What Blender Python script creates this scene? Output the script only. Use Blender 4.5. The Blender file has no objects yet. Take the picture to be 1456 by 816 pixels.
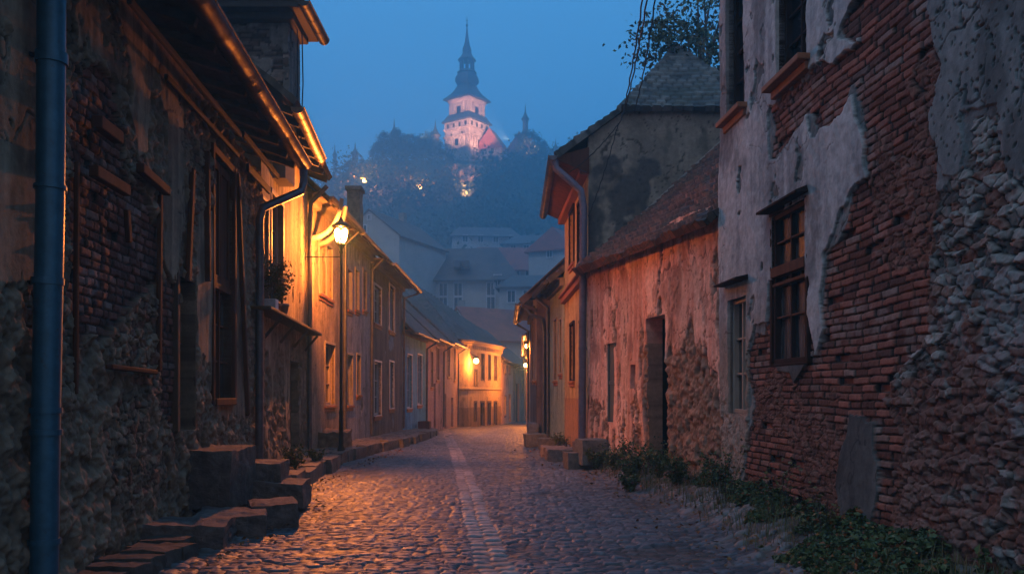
import bpy, math, random
import numpy as np
from mathutils import Vector, Matrix
random.seed(7)
R = math.radians
sc = bpy.context.scene
col = sc.collection
# ------------------------------------------------------------------ camera, world, light, exposure
HZ, F, CX, CH = 560.0, 1250.0, 728.0, 1.6
cd = bpy.data.cameras.new('camera'); cam = bpy.data.objects.new('camera', cd); col.objects.link(cam)
cam.location = (0, 0, CH); cam.rotation_euler = (R(90), 0, 0)
cd.sensor_width = 36; cd.lens = 36 * F / 1456; cd.shift_y = (HZ - 408) / 1456
cd.clip_start = .05; cd.clip_end = 3000
sc.camera = cam
wd = bpy.data.worlds.new("World"); sc.world = wd; wd.use_nodes = True
wt = wd.node_tree; bg = wt.nodes['Background']
sky = wt.nodes.new('ShaderNodeTexSky'); sky.sky_type = 'NISHITA'; sky.sun_disc = False
sky.sun_elevation = R(-2.5); sky.sun_rotation = R(200); sky.altitude = 300
sky.air_density = 1.0; sky.dust_density = .6; sky.ozone_density = 3.0
hs = wt.nodes.new('ShaderNodeMixRGB'); hs.blend_type = 'MULTIPLY'; hs.inputs[0].default_value = 1
hs.inputs[2].default_value = (.10, .12, .14, 1)
mxw = wt.nodes.new('ShaderNodeMixRGB'); mxw.inputs[0].default_value = .88; mxw.inputs[2].default_value = (.13, .53, 1.08, 1)   # blue hour sky
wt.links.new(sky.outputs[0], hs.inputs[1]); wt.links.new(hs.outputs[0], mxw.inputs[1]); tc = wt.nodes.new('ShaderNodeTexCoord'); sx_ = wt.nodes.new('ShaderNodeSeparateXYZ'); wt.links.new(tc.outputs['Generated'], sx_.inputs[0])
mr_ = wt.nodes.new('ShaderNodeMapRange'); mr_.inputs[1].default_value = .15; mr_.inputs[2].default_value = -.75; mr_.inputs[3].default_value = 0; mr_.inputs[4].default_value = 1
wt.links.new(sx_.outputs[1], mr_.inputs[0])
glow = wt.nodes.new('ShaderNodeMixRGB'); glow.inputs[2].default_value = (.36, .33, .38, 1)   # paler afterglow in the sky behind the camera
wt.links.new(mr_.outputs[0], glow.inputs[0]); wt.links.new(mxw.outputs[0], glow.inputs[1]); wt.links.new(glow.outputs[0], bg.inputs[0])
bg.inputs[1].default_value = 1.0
sd = bpy.data.lights.new('dusk_sky_glow', 'SUN'); sd.energy = .75; sd.angle = R(18); sd.color = (.78, .86, 1)
sun = bpy.data.objects.new('dusk_sky_glow', sd); col.objects.link(sun)
sun.rotation_euler = Vector((.42, .42, -.8)).to_track_quat('-Z', 'Y').to_euler()
sc.view_settings.view_transform = 'Standard'; sc.view_settings.look = 'None'
sc.view_settings.gamma = 1; sc.view_settings.use_curve_mapping = False
sc.view_settings.exposure = 0.0
sc.cycles.max_bounces = 5; sc.cycles.volume_bounces = 2; sc.cycles.sample_clamp_indirect = 4
sc.cycles.use_denoising = True
HAZE = .0034

# ------------------------------------------------------------------ numpy noise
def hsh(ix, iy, s=0, iz=0):
    ix = np.asarray(ix).astype(np.int64); iy = np.asarray(iy).astype(np.int64)
    h = (ix * 374761393 + iy * 668265263 + np.asarray(iz).astype(np.int64) * 2147483647 + s * 974634777) & 0xffffffff
    h = ((h ^ (h >> 13)) * 1274126177) & 0xffffffff
    h = ((h ^ (h >> 16)) * 2246822519) & 0xffffffff
    h = h ^ (h >> 15)
    return (h & 0xffffff) / float(0xffffff)
def vn(x, y, s=0):
    ix = np.floor(x); iy = np.floor(y); fx = x - ix; fy = y - iy
    fx = fx * fx * (3 - 2 * fx); fy = fy * fy * (3 - 2 * fy)
    a = hsh(ix, iy, s); b = hsh(ix + 1, iy, s); c = hsh(ix, iy + 1, s); d = hsh(ix + 1, iy + 1, s)
    return (a * (1 - fx) + b * fx) * (1 - fy) + (c * (1 - fx) + d * fx) * fy
def fbm(x, y, o=4, s=0):
    t = 0; a = .5; n = 0
    for i in range(o):
        t = t + a * vn(x * 2 ** i + 17.3 * i, y * 2 ** i - 9.1 * i, s + i); n += a; a *= .5
    return t / n
def vn3(x, y, z, s=0):
    return (vn(x + z * .731, y - z * .417, s) + vn(y + 31.7, z + x * .37, s + 5) + vn(z - 11.3, x + y * .29, s + 9)) / 3
def vor(x, y, s=0, jit=.85):
    ix = np.floor(x); iy = np.floor(y)
    f1 = np.full(x.shape, 9.); f2 = np.full(x.shape, 9.); idd = np.zeros(x.shape)
    for i in (-1, 0, 1):
        for j in (-1, 0, 1):
            cx = ix + i; cy = iy + j
            px = cx + .5 + (hsh(cx, cy, s) - .5) * jit; py = cy + .5 + (hsh(cx, cy, s + 1) - .5) * jit
            d = np.hypot(px - x, py - y); m = d < f1
            f2 = np.where(m, f1, np.minimum(f2, d)); idd = np.where(m, hsh(cx, cy, s + 2), idd); f1 = np.where(m, d, f1)
    return f1, f2, idd
def ss(a, b, x):
    t = np.clip((x - a) / (b - a), 0, 1); return t * t * (3 - 2 * t)
def mixc(a, b, t):
    t = np.asarray(t)[..., None]; return np.asarray(a) * (1 - t) + np.asarray(b) * t
def cc(c, shape): return np.broadcast_to(np.array(c, float), shape + (3,)).copy()
def pip(x, y, poly):
    ins = np.zeros(x.shape, bool); n = len(poly)
    for i in range(n):
        x0, y0 = poly[i]; x1, y1 = poly[(i + 1) % n]
        if y0 == y1: continue
        c = ((y0 > y) != (y1 > y)) & (x < (x1 - x0) * (y - y0) / (y1 - y0) + x0)
        ins ^= c
    return ins

# ------------------------------------------------------------------ materials
MATS = {}
def newmat(name):
    m = bpy.data.materials.new(name); m.use_nodes = True; MATS[name] = m
    return m, m.node_tree, m.node_tree.nodes['Principled BSDF']
def nz(t, scale, detail=4, rough=.6, vec=None, stretch=None):
    n = t.nodes.new('ShaderNodeTexNoise'); n.inputs['Scale'].default_value = scale; n.inputs['Detail'].default_value = detail
    n.inputs['Roughness'].default_value = rough
    g = t.nodes.new('ShaderNodeNewGeometry'); src = g.outputs['Position']
    if stretch:
        mp = t.nodes.new('ShaderNodeMapping'); mp.inputs['Scale'].default_value = stretch
        t.links.new(src, mp.inputs['Vector']); src = mp.outputs[0]
    t.links.new(src, n.inputs['Vector'])
    return n
def ramp(t, src, stops):
    r = t.nodes.new('ShaderNodeValToRGB'); e = r.color_ramp.elements
    e[0].position, e[0].color = stops[0][0], (*stops[0][1], 1); e[1].position, e[1].color = stops[-1][0], (*stops[-1][1], 1)
    for p, c in stops[1:-1]:
        q = e.new(p); q.color = (*c, 1)
    t.links.new(src, r.inputs[0]); return r
def relmat(name, rough=.85, bs=60, bump=.4, dist=.01, var=(.6, 1.25), vs=9, spec=.3, rvar=0):
    m, t, b = newmat(name)
    a = t.nodes.new('ShaderNodeVertexColor'); a.layer_name = 'Col'
    n = nz(t, vs, 6, .7); lo, hi = var
    r = ramp(t, n.outputs[0], [(.25, (lo,) * 3), (.75, (hi,) * 3)])
    x = t.nodes.new('ShaderNodeMixRGB'); x.blend_type = 'MULTIPLY'; x.inputs[0].default_value = 1
    t.links.new(a.outputs[0], x.inputs[1]); t.links.new(r.outputs[0], x.inputs[2]); t.links.new(x.outputs[0], b.inputs['Base Color'])
    b.inputs['Roughness'].default_value = rough; b.inputs['Specular IOR Level'].default_value = spec
    if rvar:
        n3 = nz(t, 5, 3); mr = t.nodes.new('ShaderNodeMapRange'); mr.inputs[1].default_value = .3; mr.inputs[2].default_value = .7
        mr.inputs[3].default_value = rough - rvar; mr.inputs[4].default_value = rough + rvar
        t.links.new(n3.outputs[0], mr.inputs[0]); t.links.new(mr.outputs[0], b.inputs['Roughness'])
    n2 = nz(t, bs, 8, .7); bp = t.nodes.new('ShaderNodeBump'); bp.inputs['Strength'].default_value = bump; bp.inputs['Distance'].default_value = dist
    t.links.new(n2.outputs[0], bp.inputs['Height']); t.links.new(bp.outputs[0], b.inputs['Normal'])
    return m
def plain(name, c1, c2, scale=6, rough=.7, metal=0, bump=.3, bs=50, stretch=None, spec=.4, dist=.01):
    m, t, b = newmat(name)
    n = nz(t, scale, 6, .7, stretch=stretch); r = ramp(t, n.outputs[0], [(.3, c1), (.7, c2)])
    t.links.new(r.outputs[0], b.inputs['Base Color']); b.inputs['Roughness'].default_value = rough; b.inputs['Metallic'].default_value = metal
    b.inputs['Specular IOR Level'].default_value = spec
    n2 = nz(t, bs, 6, .7, stretch=stretch); bp = t.nodes.new('ShaderNodeBump'); bp.inputs['Strength'].default_value = bump; bp.inputs['Distance'].default_value = dist
    t.links.new(n2.outputs[0], bp.inputs['Height']); t.links.new(bp.outputs[0], b.inputs['Normal'])
    return m
REL = relmat('weathered_wall', .9, 45, .55, .012)
RELF = relmat('far_wall', .9, 12, .3, .02, vs=1.5)
COB = relmat('cobbles', .56, 70, .35, .006, vs=14, spec=.5, rvar=.13)
TIL = relmat('roof_tiles', .75, 60, .4, .006, var=(.5, 1.4), vs=7)
STO = relmat('step_stone', .75, 26, .9, .03, vs=9, var=(.4, 1.3))
LEAF = relmat('leaves', .55, 20, .1, .002, vs=3)
WOOD = plain('old_wood', (.05, .03, .018), (.14, .085, .05), 5, .75, 0, .6, 30, (1, 1, .12), dist=.006)
WOODH = plain('old_beam', (.05, .032, .02), (.12, .075, .045), 8, .8, 0, .6, 30, dist=.008)
WOODR = plain('red_brown_wood', (.05, .018, .01), (.13, .05, .025), 5, .8, 0, .5, 30, (1, 1, .15), dist=.004, spec=.15)
WOODP = plain('painted_wood', (.2, .16, .13), (.34, .28, .23), 8, .6, 0, .3, 40, (1, 1, .2), dist=.003)
WD0 = plain('black_wood', (.015, .012, .01), (.035, .026, .02), 8, .8, 0, .4, 30)
TERRA = plain('sill_clay', (.2, .07, .03), (.32, .13, .06), 12, .7)
DARK = plain('room_dark', (.008, .008, .01), (.014, .013, .015), 3, .9, spec=.1)
BLUEP = plain('blue_pipe', (.02, .085, .13), (.04, .14, .21), 9, .42, .35, .25, 60, spec=.5, dist=.002)
ZINC = plain('zinc_pipe', (.07, .075, .09), (.16, .16, .18), 6, .42, .6, .25, 50, dist=.003)
COPPER = plain('gutter_metal', (.05, .035, .03), (.15, .095, .07), 9, .5, .85, .35, 40, dist=.004)
IRON = plain('dark_iron', (.012, .012, .014), (.03, .028, .028), 20, .5, .6)
BODY = plain('house_render', (.13, .11, .09), (.24, .2, .16), 2, .9, 0, .4, 30)
STUC = plain('grey_stucco', (.16, .15, .14), (.3, .28, .25), 1.6, .9, 0, .5, 25)
SLATE = plain('slate', (.03, .04, .05), (.06, .075, .085), 1.2, .6, 0, .3, 4)
TOWW = plain('tower_stone', (.2, .17, .15), (.48, .42, .37), .3, .9, 0, .5, 3, dist=.05)
ROCK = plain('pale_rock', (.25, .21, .17), (.5, .42, .34), .25, .9, 0, .8, 1.5, dist=.3)
REDT = plain('red_tiles', (.16, .05, .035), (.32, .10, .065), .7, .8, 0, .4, 8, dist=.05)
GREYT = plain('grey_tiles', (.06, .055, .06), (.12, .11, .11), .7, .8, 0, .4, 8, dist=.05)
POT = plain('pot_clay', (.2, .18, .16), (.32, .29, .26), 12, .7)
TERR = plain('hill_grass', (.02, .032, .018), (.045, .06, .03), .08, .95, 0, .5, 1)
BARK = plain('bark', (.03, .024, .018), (.07, .055, .04), 12, .9, 0, .6, 30)
m, t, b = newmat('window_glass'); b.inputs['Base Color'].default_value = (.014, .017, .022, 1); b.inputs['Roughness'].default_value = .12
n2 = nz(t, 3, 2); bp = t.nodes.new('ShaderNodeBump'); bp.inputs['Strength'].default_value = .15; bp.inputs['Distance'].default_value = .02
t.links.new(n2.outputs[0], bp.inputs['Height']); t.links.new(bp.outputs[0], b.inputs['Normal']); GLASS = m
m, t, b = newmat('curtain_glass'); GLASSC = m
n = nz(t, 5, 3, .6, stretch=(3, 3, .4)); r = ramp(t, n.outputs[0], [(.4, (.03, .028, .028)), (.7, (.12, .1, .09))])
t.links.new(r.outputs[0], b.inputs['Base Color']); b.inputs['Roughness'].default_value = .12
def emis(name, c, s):
    m, t, b = newmat(name); b.inputs['Emission Color'].default_value = (*c, 1); b.inputs['Emission Strength'].default_value = s
    b.inputs['Base Color'].default_value = (.1, .1, .1, 1); return m
LAMPC = (1.0, .27, .045)
BULB = emis('lamp_bulb', (1, .45, .12), 60)
BULBF = emis('far_lamp_bulb', (1, .36, .09), 40)
LITW = emis('lit_glass', (1, .55, .2), 3)
m = bpy.data.materials.new('lantern_glass'); m.use_nodes = True; t = m.node_tree; LGLASS = m
t.nodes.remove(t.nodes['Principled BSDF']); o = t.nodes['Material Output']
tr = t.nodes.new('ShaderNodeBsdfTransparent'); tr.inputs[0].default_value = (1, .93, .8, 1); gl = t.nodes.new('ShaderNodeBsdfGlossy'); gl.inputs['Roughness'].default_value = .15
mx = t.nodes.new('ShaderNodeMixShader'); mx.inputs[0].default_value = .08
t.links.new(tr.outputs[0], mx.inputs[1]); t.links.new(gl.outputs[0], mx.inputs[2]); t.links.new(mx.outputs[0], o.inputs[0])

# ------------------------------------------------------------------ object helpers
ORG = {}
def tag(o, label=None, cat=None, group=None, kind=None):
    if label: o['label'] = label
    if cat: o['category'] = cat
    if group: o['group'] = group
    if kind: o['kind'] = kind
    return o
def thing(name, label, cat, loc, group=None):
    o = bpy.data.objects.new(name, None); col.objects.link(o); o.location = loc; o.empty_display_size = .3
    ORG[o.name] = np.array(loc, float); return tag(o, label, cat, group)
def link(name, me, mat, parent):
    o = bpy.data.objects.new(name, me); col.objects.link(o); me.materials.append(mat)
    if parent is not None: o.parent = parent
    ORG[o.name] = ORG[parent.name] if parent is not None else np.zeros(3)
    return o
def mkmesh(name, V, Fq, mat, parent=None, colr=None, smooth=False):
    """V (n,3) world, Fq (m,k) ints"""
    V = np.asarray(V, float)
    if parent is not None: V = V - ORG[parent.name]
    me = bpy.data.meshes.new(name); Fq = np.asarray(Fq, np.int32); k = Fq.shape[1]
    me.vertices.add(len(V)); me.vertices.foreach_set('co', V.astype(np.float32).ravel())
    me.loops.add(Fq.size); me.loops.foreach_set('vertex_index', Fq.ravel())
    me.polygons.add(len(Fq)); me.polygons.foreach_set('loop_start', np.arange(0, Fq.size, k, dtype=np.int32))
    me.polygons.foreach_set('loop_total', np.full(len(Fq), k, np.int32))
    me.polygons.foreach_set('use_smooth', np.full(len(Fq), smooth, bool))
    me.update(calc_edges=True); me.validate()
    if colr is not None:
        ca = me.color_attributes.new('Col', 'FLOAT_COLOR', 'POINT')
        c4 = np.ones((len(V), 4), np.float32); c4[:, :3] = colr; ca.data.foreach_set('color', c4.ravel())
    return link(name, me, mat, parent)
class MB:
    def each(s, name, mat, parent, bevel=0):
        """every bar collected so far becomes an object of its own"""
        i = 0
        for k in range(len(s.v) // 8):
            q = MB(); q.hexa(s.v[k * 8:k * 8 + 8]); q.build(name, mat, parent, bevel)
    def __init__(s): s.v = []; s.f = []; s.sm = []
    def add(s, vs, fs, sm=False):
        n = len(s.v); s.v += [tuple(map(float, p)) for p in vs]
        for f in fs: s.f.append([i + n for i in f]); s.sm.append(sm)
        return s
    def hexa(s, p):   # 8 pts: bottom 4 ccw, top 4
        return s.add(p, [(3, 2, 1, 0), (4, 5, 6, 7), (0, 1, 5, 4), (1, 2, 6, 5), (2, 3, 7, 6), (3, 0, 4, 7)])
    def box(s, x0, x1, y0, y1, z0, z1):
        return s.hexa([(x0, y0, z0), (x1, y0, z0), (x1, y1, z0), (x0, y1, z0), (x0, y0, z1), (x1, y0, z1), (x1, y1, z1), (x0, y1, z1)])
    def wbox(s, w, u0, u1, d0, d1, z0, z1):
        q = [w.pt(u0, d0, z0), w.pt(u1, d0, z0), w.pt(u1, d1, z0), w.pt(u0, d1, z0), w.pt(u0, d0, z1), w.pt(u1, d0, z1), w.pt(u1, d1, z1), w.pt(u0, d1, z1)]
        return s.hexa(q)
    def bar(s, a, b, wdt, h, up=(0, 0, 1)):
        a = Vector(a); b = Vector(b); d = (b - a).normalized(); sd_ = d.cross(Vector(up))
        if sd_.length < .01: sd_ = d.cross(Vector((1, 0, 0)))
        sd_.normalize(); u = sd_.cross(d); sd_ *= wdt / 2; u *= h / 2
        return s.hexa([a - sd_ - u, a + sd_ - u, b + sd_ - u, b - sd_ - u, a - sd_ + u, a + sd_ + u, b + sd_ + u, b - sd_ + u])
    def tube(s, pts, r, n=10, cap=True, arc=None):
        pts = [Vector(p) for p in pts]; rr = r if isinstance(r, (list, tuple)) else [r] * len(pts)
        prev = None; rings = []
        for i, p in enumerate(pts):
            d = (pts[min(i + 1, len(pts) - 1)] - pts[max(i - 1, 0)]).normalized()
            if prev is None:
                a = d.cross(Vector((0, 0, 1))); a = a if a.length > .1 else d.cross(Vector((0, 1, 0)))
            else: a = prev - d * prev.dot(d)
            a.normalize(); prev = a; b_ = d.cross(a)
            rings.append([p + (a * math.cos(k * 2 * math.pi / n) + b_ * math.sin(k * 2 * math.pi / n)) * rr[i] for k in range(n)])
        vs = [q for g in rings for q in g]; fs = []
        for i in range(len(pts) - 1):
            for k in range(n): fs.append((i * n + k, i * n + (k + 1) % n, (i + 1) * n + (k + 1) % n, (i + 1) * n + k))
        s.add(vs, fs, True)
        if cap: s.add(rings[0], [tuple(range(n))][::-1]); s.add(rings[-1], [tuple(range(n))])
        return s
    def lathe(s, prof, c, n=16, rot=0, sm=True):
        vs = []; fs = []
        for (r, z) in prof:
            for k in range(n):
                a = rot + k * 2 * math.pi / n; vs.append((c[0] + r * math.cos(a), c[1] + r * math.sin(a), c[2] + z))
        for i in range(len(prof) - 1):
            for k in range(n): fs.append((i * n + k, i * n + (k + 1) % n, (i + 1) * n + (k + 1) % n, (i + 1) * n + k))
        fs.append(tuple(range(n))[::-1]); fs.append(tuple((len(prof) - 1) * n + k for k in range(n)))
        return s.add(vs, fs, sm)
    def build(s, name, mat, parent=None, bevel=0, colr=None):
        o0 = ORG[parent.name] if parent is not None else np.zeros(3)
        me = bpy.data.meshes.new(name); me.from_pydata([(v[0] - o0[0], v[1] - o0[1], v[2] - o0[2]) for v in s.v], [], s.f)
        me.polygons.foreach_set('use_smooth', s.sm); me.update()
        if colr is not None:
            ca = me.color_attributes.new('Col', 'FLOAT_COLOR', 'POINT')
            c4 = np.ones((len(s.v), 4), np.float32); c4[:, :3] = colr; ca.data.foreach_set('color', c4.ravel())
        o = link(name, me, mat, parent)
        if bevel:
            md = o.modifiers.new('b', 'BEVEL'); md.width = bevel; md.segments = 2; md.limit_method = 'ANGLE'
        return o
def P(px, py, Y): return Vector(((px - CX) / F * Y, Y, CH + (HZ - py) / F * Y))
class Wall:
    def __init__(s, a, b, face):
        s.a = Vector((a[0], a[1], 0)); s.b = Vector((b[0], b[1], 0)); s.U = (s.b - s.a).normalized(); s.L = (s.b - s.a).length
        n = Vector((s.U.y, -s.U.x, 0)); s.N = n if n.dot(Vector((face[0], face[1], 0))) > 0 else -n
    def pt(s, u, d, z): p = s.a + s.U * u + s.N * d; return (p.x, p.y, z)
    def u(s, px):
        k = (px - CX) / F   # x = k*y
        return (k * s.a.y - s.a.x) / (s.U.x - k * s.U.y)
    def uz(s, px, py):
        u = s.u(px); y = s.a.y + s.U.y * u; return u, CH + (HZ - py) / F * y
    def poly(s, pts): return [s.uz(*p) for p in pts]
    def rect(s, px0, px1, y0, y1):
        u0, u1 = s.u(px0), s.u(px1)
        if u0 > u1: u0, u1 = u1, u0
        um = (u0 + u1) / 2; Y = s.a.y + s.U.y * um
        return (u0, u1, CH + (HZ - y1) / F * Y, CH + (HZ - y0) / F * Y)
def axis(a, b, res, extra=()):
    n = max(2, int(round((b - a) / res)) + 1); g = np.linspace(a, b, n)
    for e in extra:
        if a < e < b:
            i = np.argmin(abs(g - e))
            if 0 < i < len(g) - 1: g[i] = e
    return np.sort(g)
def relief(name, parent, mat, o, U, V, N, us, vs, fn, keep=None, skirt=.3, smooth=True, base=None):
    o, U, V, N = [np.array(q, float) for q in (o, U, V, N)]
    UU, VV = np.meshgrid(us, vs); d, c = fn(UU, VV); nv, nu = UU.shape
    if base is not None: d = d + base(UU, VV)
    VT = (o + UU[..., None] * U + VV[..., None] * V + d[..., None] * N).reshape(-1, 3); C = c.reshape(-1, 3)
    idx = np.arange(nu * nv).reshape(nv, nu)
    uc = (UU[:-1, :-1] + UU[1:, 1:]) / 2; vc = (VV[:-1, :-1] + VV[1:, 1:]) / 2
    K = np.ones(uc.shape, bool) if keep is None else keep(uc, vc)
    a, b_, c_, d_ = idx[:-1, :-1], idx[:-1, 1:], idx[1:, 1:], idx[1:, :-1]
    flip = np.dot(np.cross(U, V), N) < 0
    Fq = np.stack([a, b_, c_, d_], -1)[K]
    if flip: Fq = Fq[:, ::-1]
    if skirt:
        Kp = np.pad(K, 1); E = []
        h = Kp[:-1, 1:-1] != Kp[1:, 1:-1]      # (nv, nu-1) horizontal edges
        E.append(np.stack([idx[:, :-1][h], idx[:, 1:][h]], -1))
        v = Kp[1:-1, :-1] != Kp[1:-1, 1:]
        E.append(np.stack([idx[:-1, :][v], idx[1:, :][v]], -1))
        E = np.concatenate(E); n0 = len(VT)
        V0 = VT[E]                               # (m,2,3)
        flat = (V0 - N * 0.0).reshape(-1, 3); dd = ((flat - o) @ N)
        back = flat - np.outer(dd + skirt, N) if base is None else flat - N * skirt
        VT = np.concatenate([VT, flat, back]); C = np.concatenate([C, C[E].reshape(-1, 3), C[E].reshape(-1, 3)])
        m = len(E); i = np.arange(m) * 2 + n0; j = i + 2 * m
        S = np.stack([i, i + 1, j + 1, j], -1); Fq = np.concatenate([Fq, S])
    used = np.zeros(len(VT), bool); used[Fq.ravel()] = True
    rm = np.cumsum(used) - 1
    return mkmesh(name, VT[used], rm[Fq], mat, parent, C[used], smooth)

# ------------------------------------------------------------------ surface functions
def bricks(u, z, s=0, bw=.30, bh=.077, base=(.205, .078, .054)):
    uu = u + .03 * (fbm(u * 2, z * 2, 2, s + 40) - .5) + .02 * (vn(u * 11, z * 11, s + 44) - .5)
    zz = z + .06 * (fbm(u * .9, z * .7, 3, s + 41) - .5) + .007 * (vn(u * 9, z * 13, s + 42) - .5)
    r = np.floor(zz / bh); off = hsh(r, r * 0, s) * .3 + .5 * (r % 2)
    q = uu / (bw * (.8 + .4 * hsh(r, r * 0, s + 77))) + off; c = np.floor(q); fu = q - c; fz = zz / bh - r
    e = np.minimum(np.minimum(fu, 1 - fu) * bw * .55, np.minimum(fz, 1 - fz) * bh)
    e = e + .005 * (vn(u * 45, z * 45, s + 7) - .5)
    k = ss(.003, .011, e); rn = hsh(c, r, s + 3); rn2 = hsh(c, r, s + 4)
    d = k * (.016 + .016 * rn + .012 * (fu - .5) * (rn2 - .5) * 3) + .012 * (fbm(u * 34, z * 34, 3, s + 8) - .5)
    miss = rn2 > .955; d = np.where(miss, d * .1 - .03, d)
    bc = mixc(np.array(base) * .45, np.array(base) * 1.6, rn[..., ]); bc = mixc(bc, (.26, .2, .17), ss(.86, .98, hsh(c, r, s + 6)) * .8)
    bc = mixc(bc, (.07, .04, .035), ss(.8, .95, hsh(c, r, s + 9)) * .7)
    lime = ss(.56, .72, fbm(u * 3.1, z * 3.1, 4, s + 12)); bc = mixc(bc, (.3, .27, .25), lime * .4)
    return d, mixc((.028, .023, .02), bc, ss(.3, 1, k))
def rubble(u, z, s=0, sx=.24, sz=.115, amp=.07, c0=(.13, .12, .1), c1=(.27, .26, .23)):
    uu = u + .08 * (fbm(u * 3, z * 3, 3, s + 3) - .5); zz = z + .07 * (fbm(u * 3, z * 3, 3, s + 4) - .5)
    f1, f2, i = vor(uu / sx, zz / sz, s, .9); e = f2 - f1
    k = ss(.02, .16, e)
    d = ss(.02, .10, e) * amp * (.25 + .6 * i) + amp * .8 * (fbm(u * 13, z * 18, 5, s + 5) - .5) + .02 * (hsh(np.floor(i * 9999), i * 0, s + 1) - .5) * (uu / sx * 2 % 1)
    c = mixc(c0, c1, i); c = c * (.6 + .8 * fbm(u * 10, z * 12, 3, s + 15))[..., None]; c = mixc(c, (.2, .09, .06), (hsh(np.floor(i * 9999), i * 0, s) > .8) * .7)
    return d, mixc((.015, .013, .011), c, ss(.01, .12, e))
def daub(u, z, s=0, amp=.06, c0=(.09, .07, .05), c1=(.2, .165, .125)):
    a = fbm(u * 7, z * 7, 5, s); b_ = fbm(u * 22, z * 26, 4, s + 6)
    f1, f2, i = vor(u * 9 + a * 2, z * 11 + a * 2, s + 9, .9)
    d = amp * (a - .35) * 1.6 + .03 * (b_ - .5) + .022 * ss(.0, .35, f2 - f1) * i
    return d, mixc(c0, c1, np.clip(a * 1.4 - .2 + (i - .5) * .3, 0, 1))
def plaster(u, z, s=0, c0=(.26, .25, .235), c1=(.38, .37, .35), streak=.5):
    a = fbm(u * 1.7, z * 1.4, 5, s); st = fbm(u * 9, z * .7, 3, s + 5)
    d = .022 * (a - .5) + .007 * (fbm(u * 14, z * 14, 3, s + 2) - .5)
    f1, f2, i = vor(u * 1.1 + a * 1.5, z * .9 + fbm(u * 2, z * 2, 3, s + 8) * 1.5, s + 11, 1.)
    crack = (1 - ss(.006, .022, f2 - f1)) * (fbm(u * .7, z * .7, 2, s + 13) > .5)
    t = np.clip(a * (1 - streak) + st * streak + .12 * (fbm(u * 25, z * 25, 2, s + 3) - .5), 0, 1)
    c = mixc(c0, c1, ss(.3, .7, t)); c = mixc(c, np.array(c0) * .35, crack)
    c = mixc(c, np.array(c0) * .45, ss(.58, .75, fbm(u * 2.3 + 9, z * 1.2, 5, s + 21)) * .7)
    return d - .012 * crack, c
def tiles(c0, c1, row=.17, wid=.165, th=.03, s=0, sag=.06):
    def fn(u, v):
        vv = v + .05 * (fbm(u * .8, v * .8, 2, s) - .5)
        r = np.floor(vv / row); fv = vv / row - r
        def fu_(r): q = u / wid + .5 * (r % 2) + .12 * (hsh(r, r * 0, s + 2) - .5); return np.floor(q), q - np.floor(q) - .5
        c1_, f1_ = fu_(r + 1); up = fv > 1 - .42 * (1 - 4 * f1_ ** 2)
        r = np.where(up, r + 1, r); fv = np.where(up, fv - 1, fv); c_, f_ = fu_(r)
        rn = hsh(c_, r, s + 3); rn2 = hsh(c_, r, s + 4)
        d = th * (1 - (fv + .42) / 1.42) * (.7 + .7 * rn) + .02 * f_ * (rn2 - .5) - .012 * (np.abs(f_) > .455)
        d = d + sag * (fbm(u * .6, v * .5, 3, s + 7) - .5) - .03 * (hsh(c_, r, s + 8) > .975)
        cl = mixc(c0, c1, rn); cl = mixc(cl, (.05, .06, .045), ss(.5, .7, fbm(u * 1.5, v * 1.5, 4, s + 9)) * .5)
        return d, mixc(cl, np.array(c0) * .4, (np.abs(f_) > .45) * .8)
    return fn
def roofpatch(parent, a, b_, c, d, res, fn, name='roof', thick=.1):
    """a,b eave; c above b, d above a (d may equal c for a triangle)"""
    a, b_, c, d = [Vector(q) for q in (a, b_, c, d)]
    U = (b_ - a).normalized(); N = (b_ - a).cross(((c + d) / 2) - a).normalized()
    if N.z < 0: N = -N
    V = N.cross(U)
    if V.dot(c - a) < 0: V = -V
    q = [((p - a).dot(U), (p - a).dot(V)) for p in (a, b_, c, d)]
    us = axis(min(k[0] for k in q), max(k[0] for k in q), res); vs = axis(min(k[1] for k in q) - 1e-3, max(k[1] for k in q), res)
    def keep(u, v):
        return pip(u + .03 * (hsh(u * 40, v * 40, 1) - .5), v, q)
    o = relief(name, parent, TIL, a, U, V, N, us, vs, fn, keep, thick)
    mb = MB(); pts = [p - N * thick for p in ((a, b_, c, d) if (c - d).length > .01 else (a, b_, c))]
    mb.add(pts, [tuple(range(len(pts)))]); mb.build('roof_boards', WD0, parent)
    return o

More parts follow.
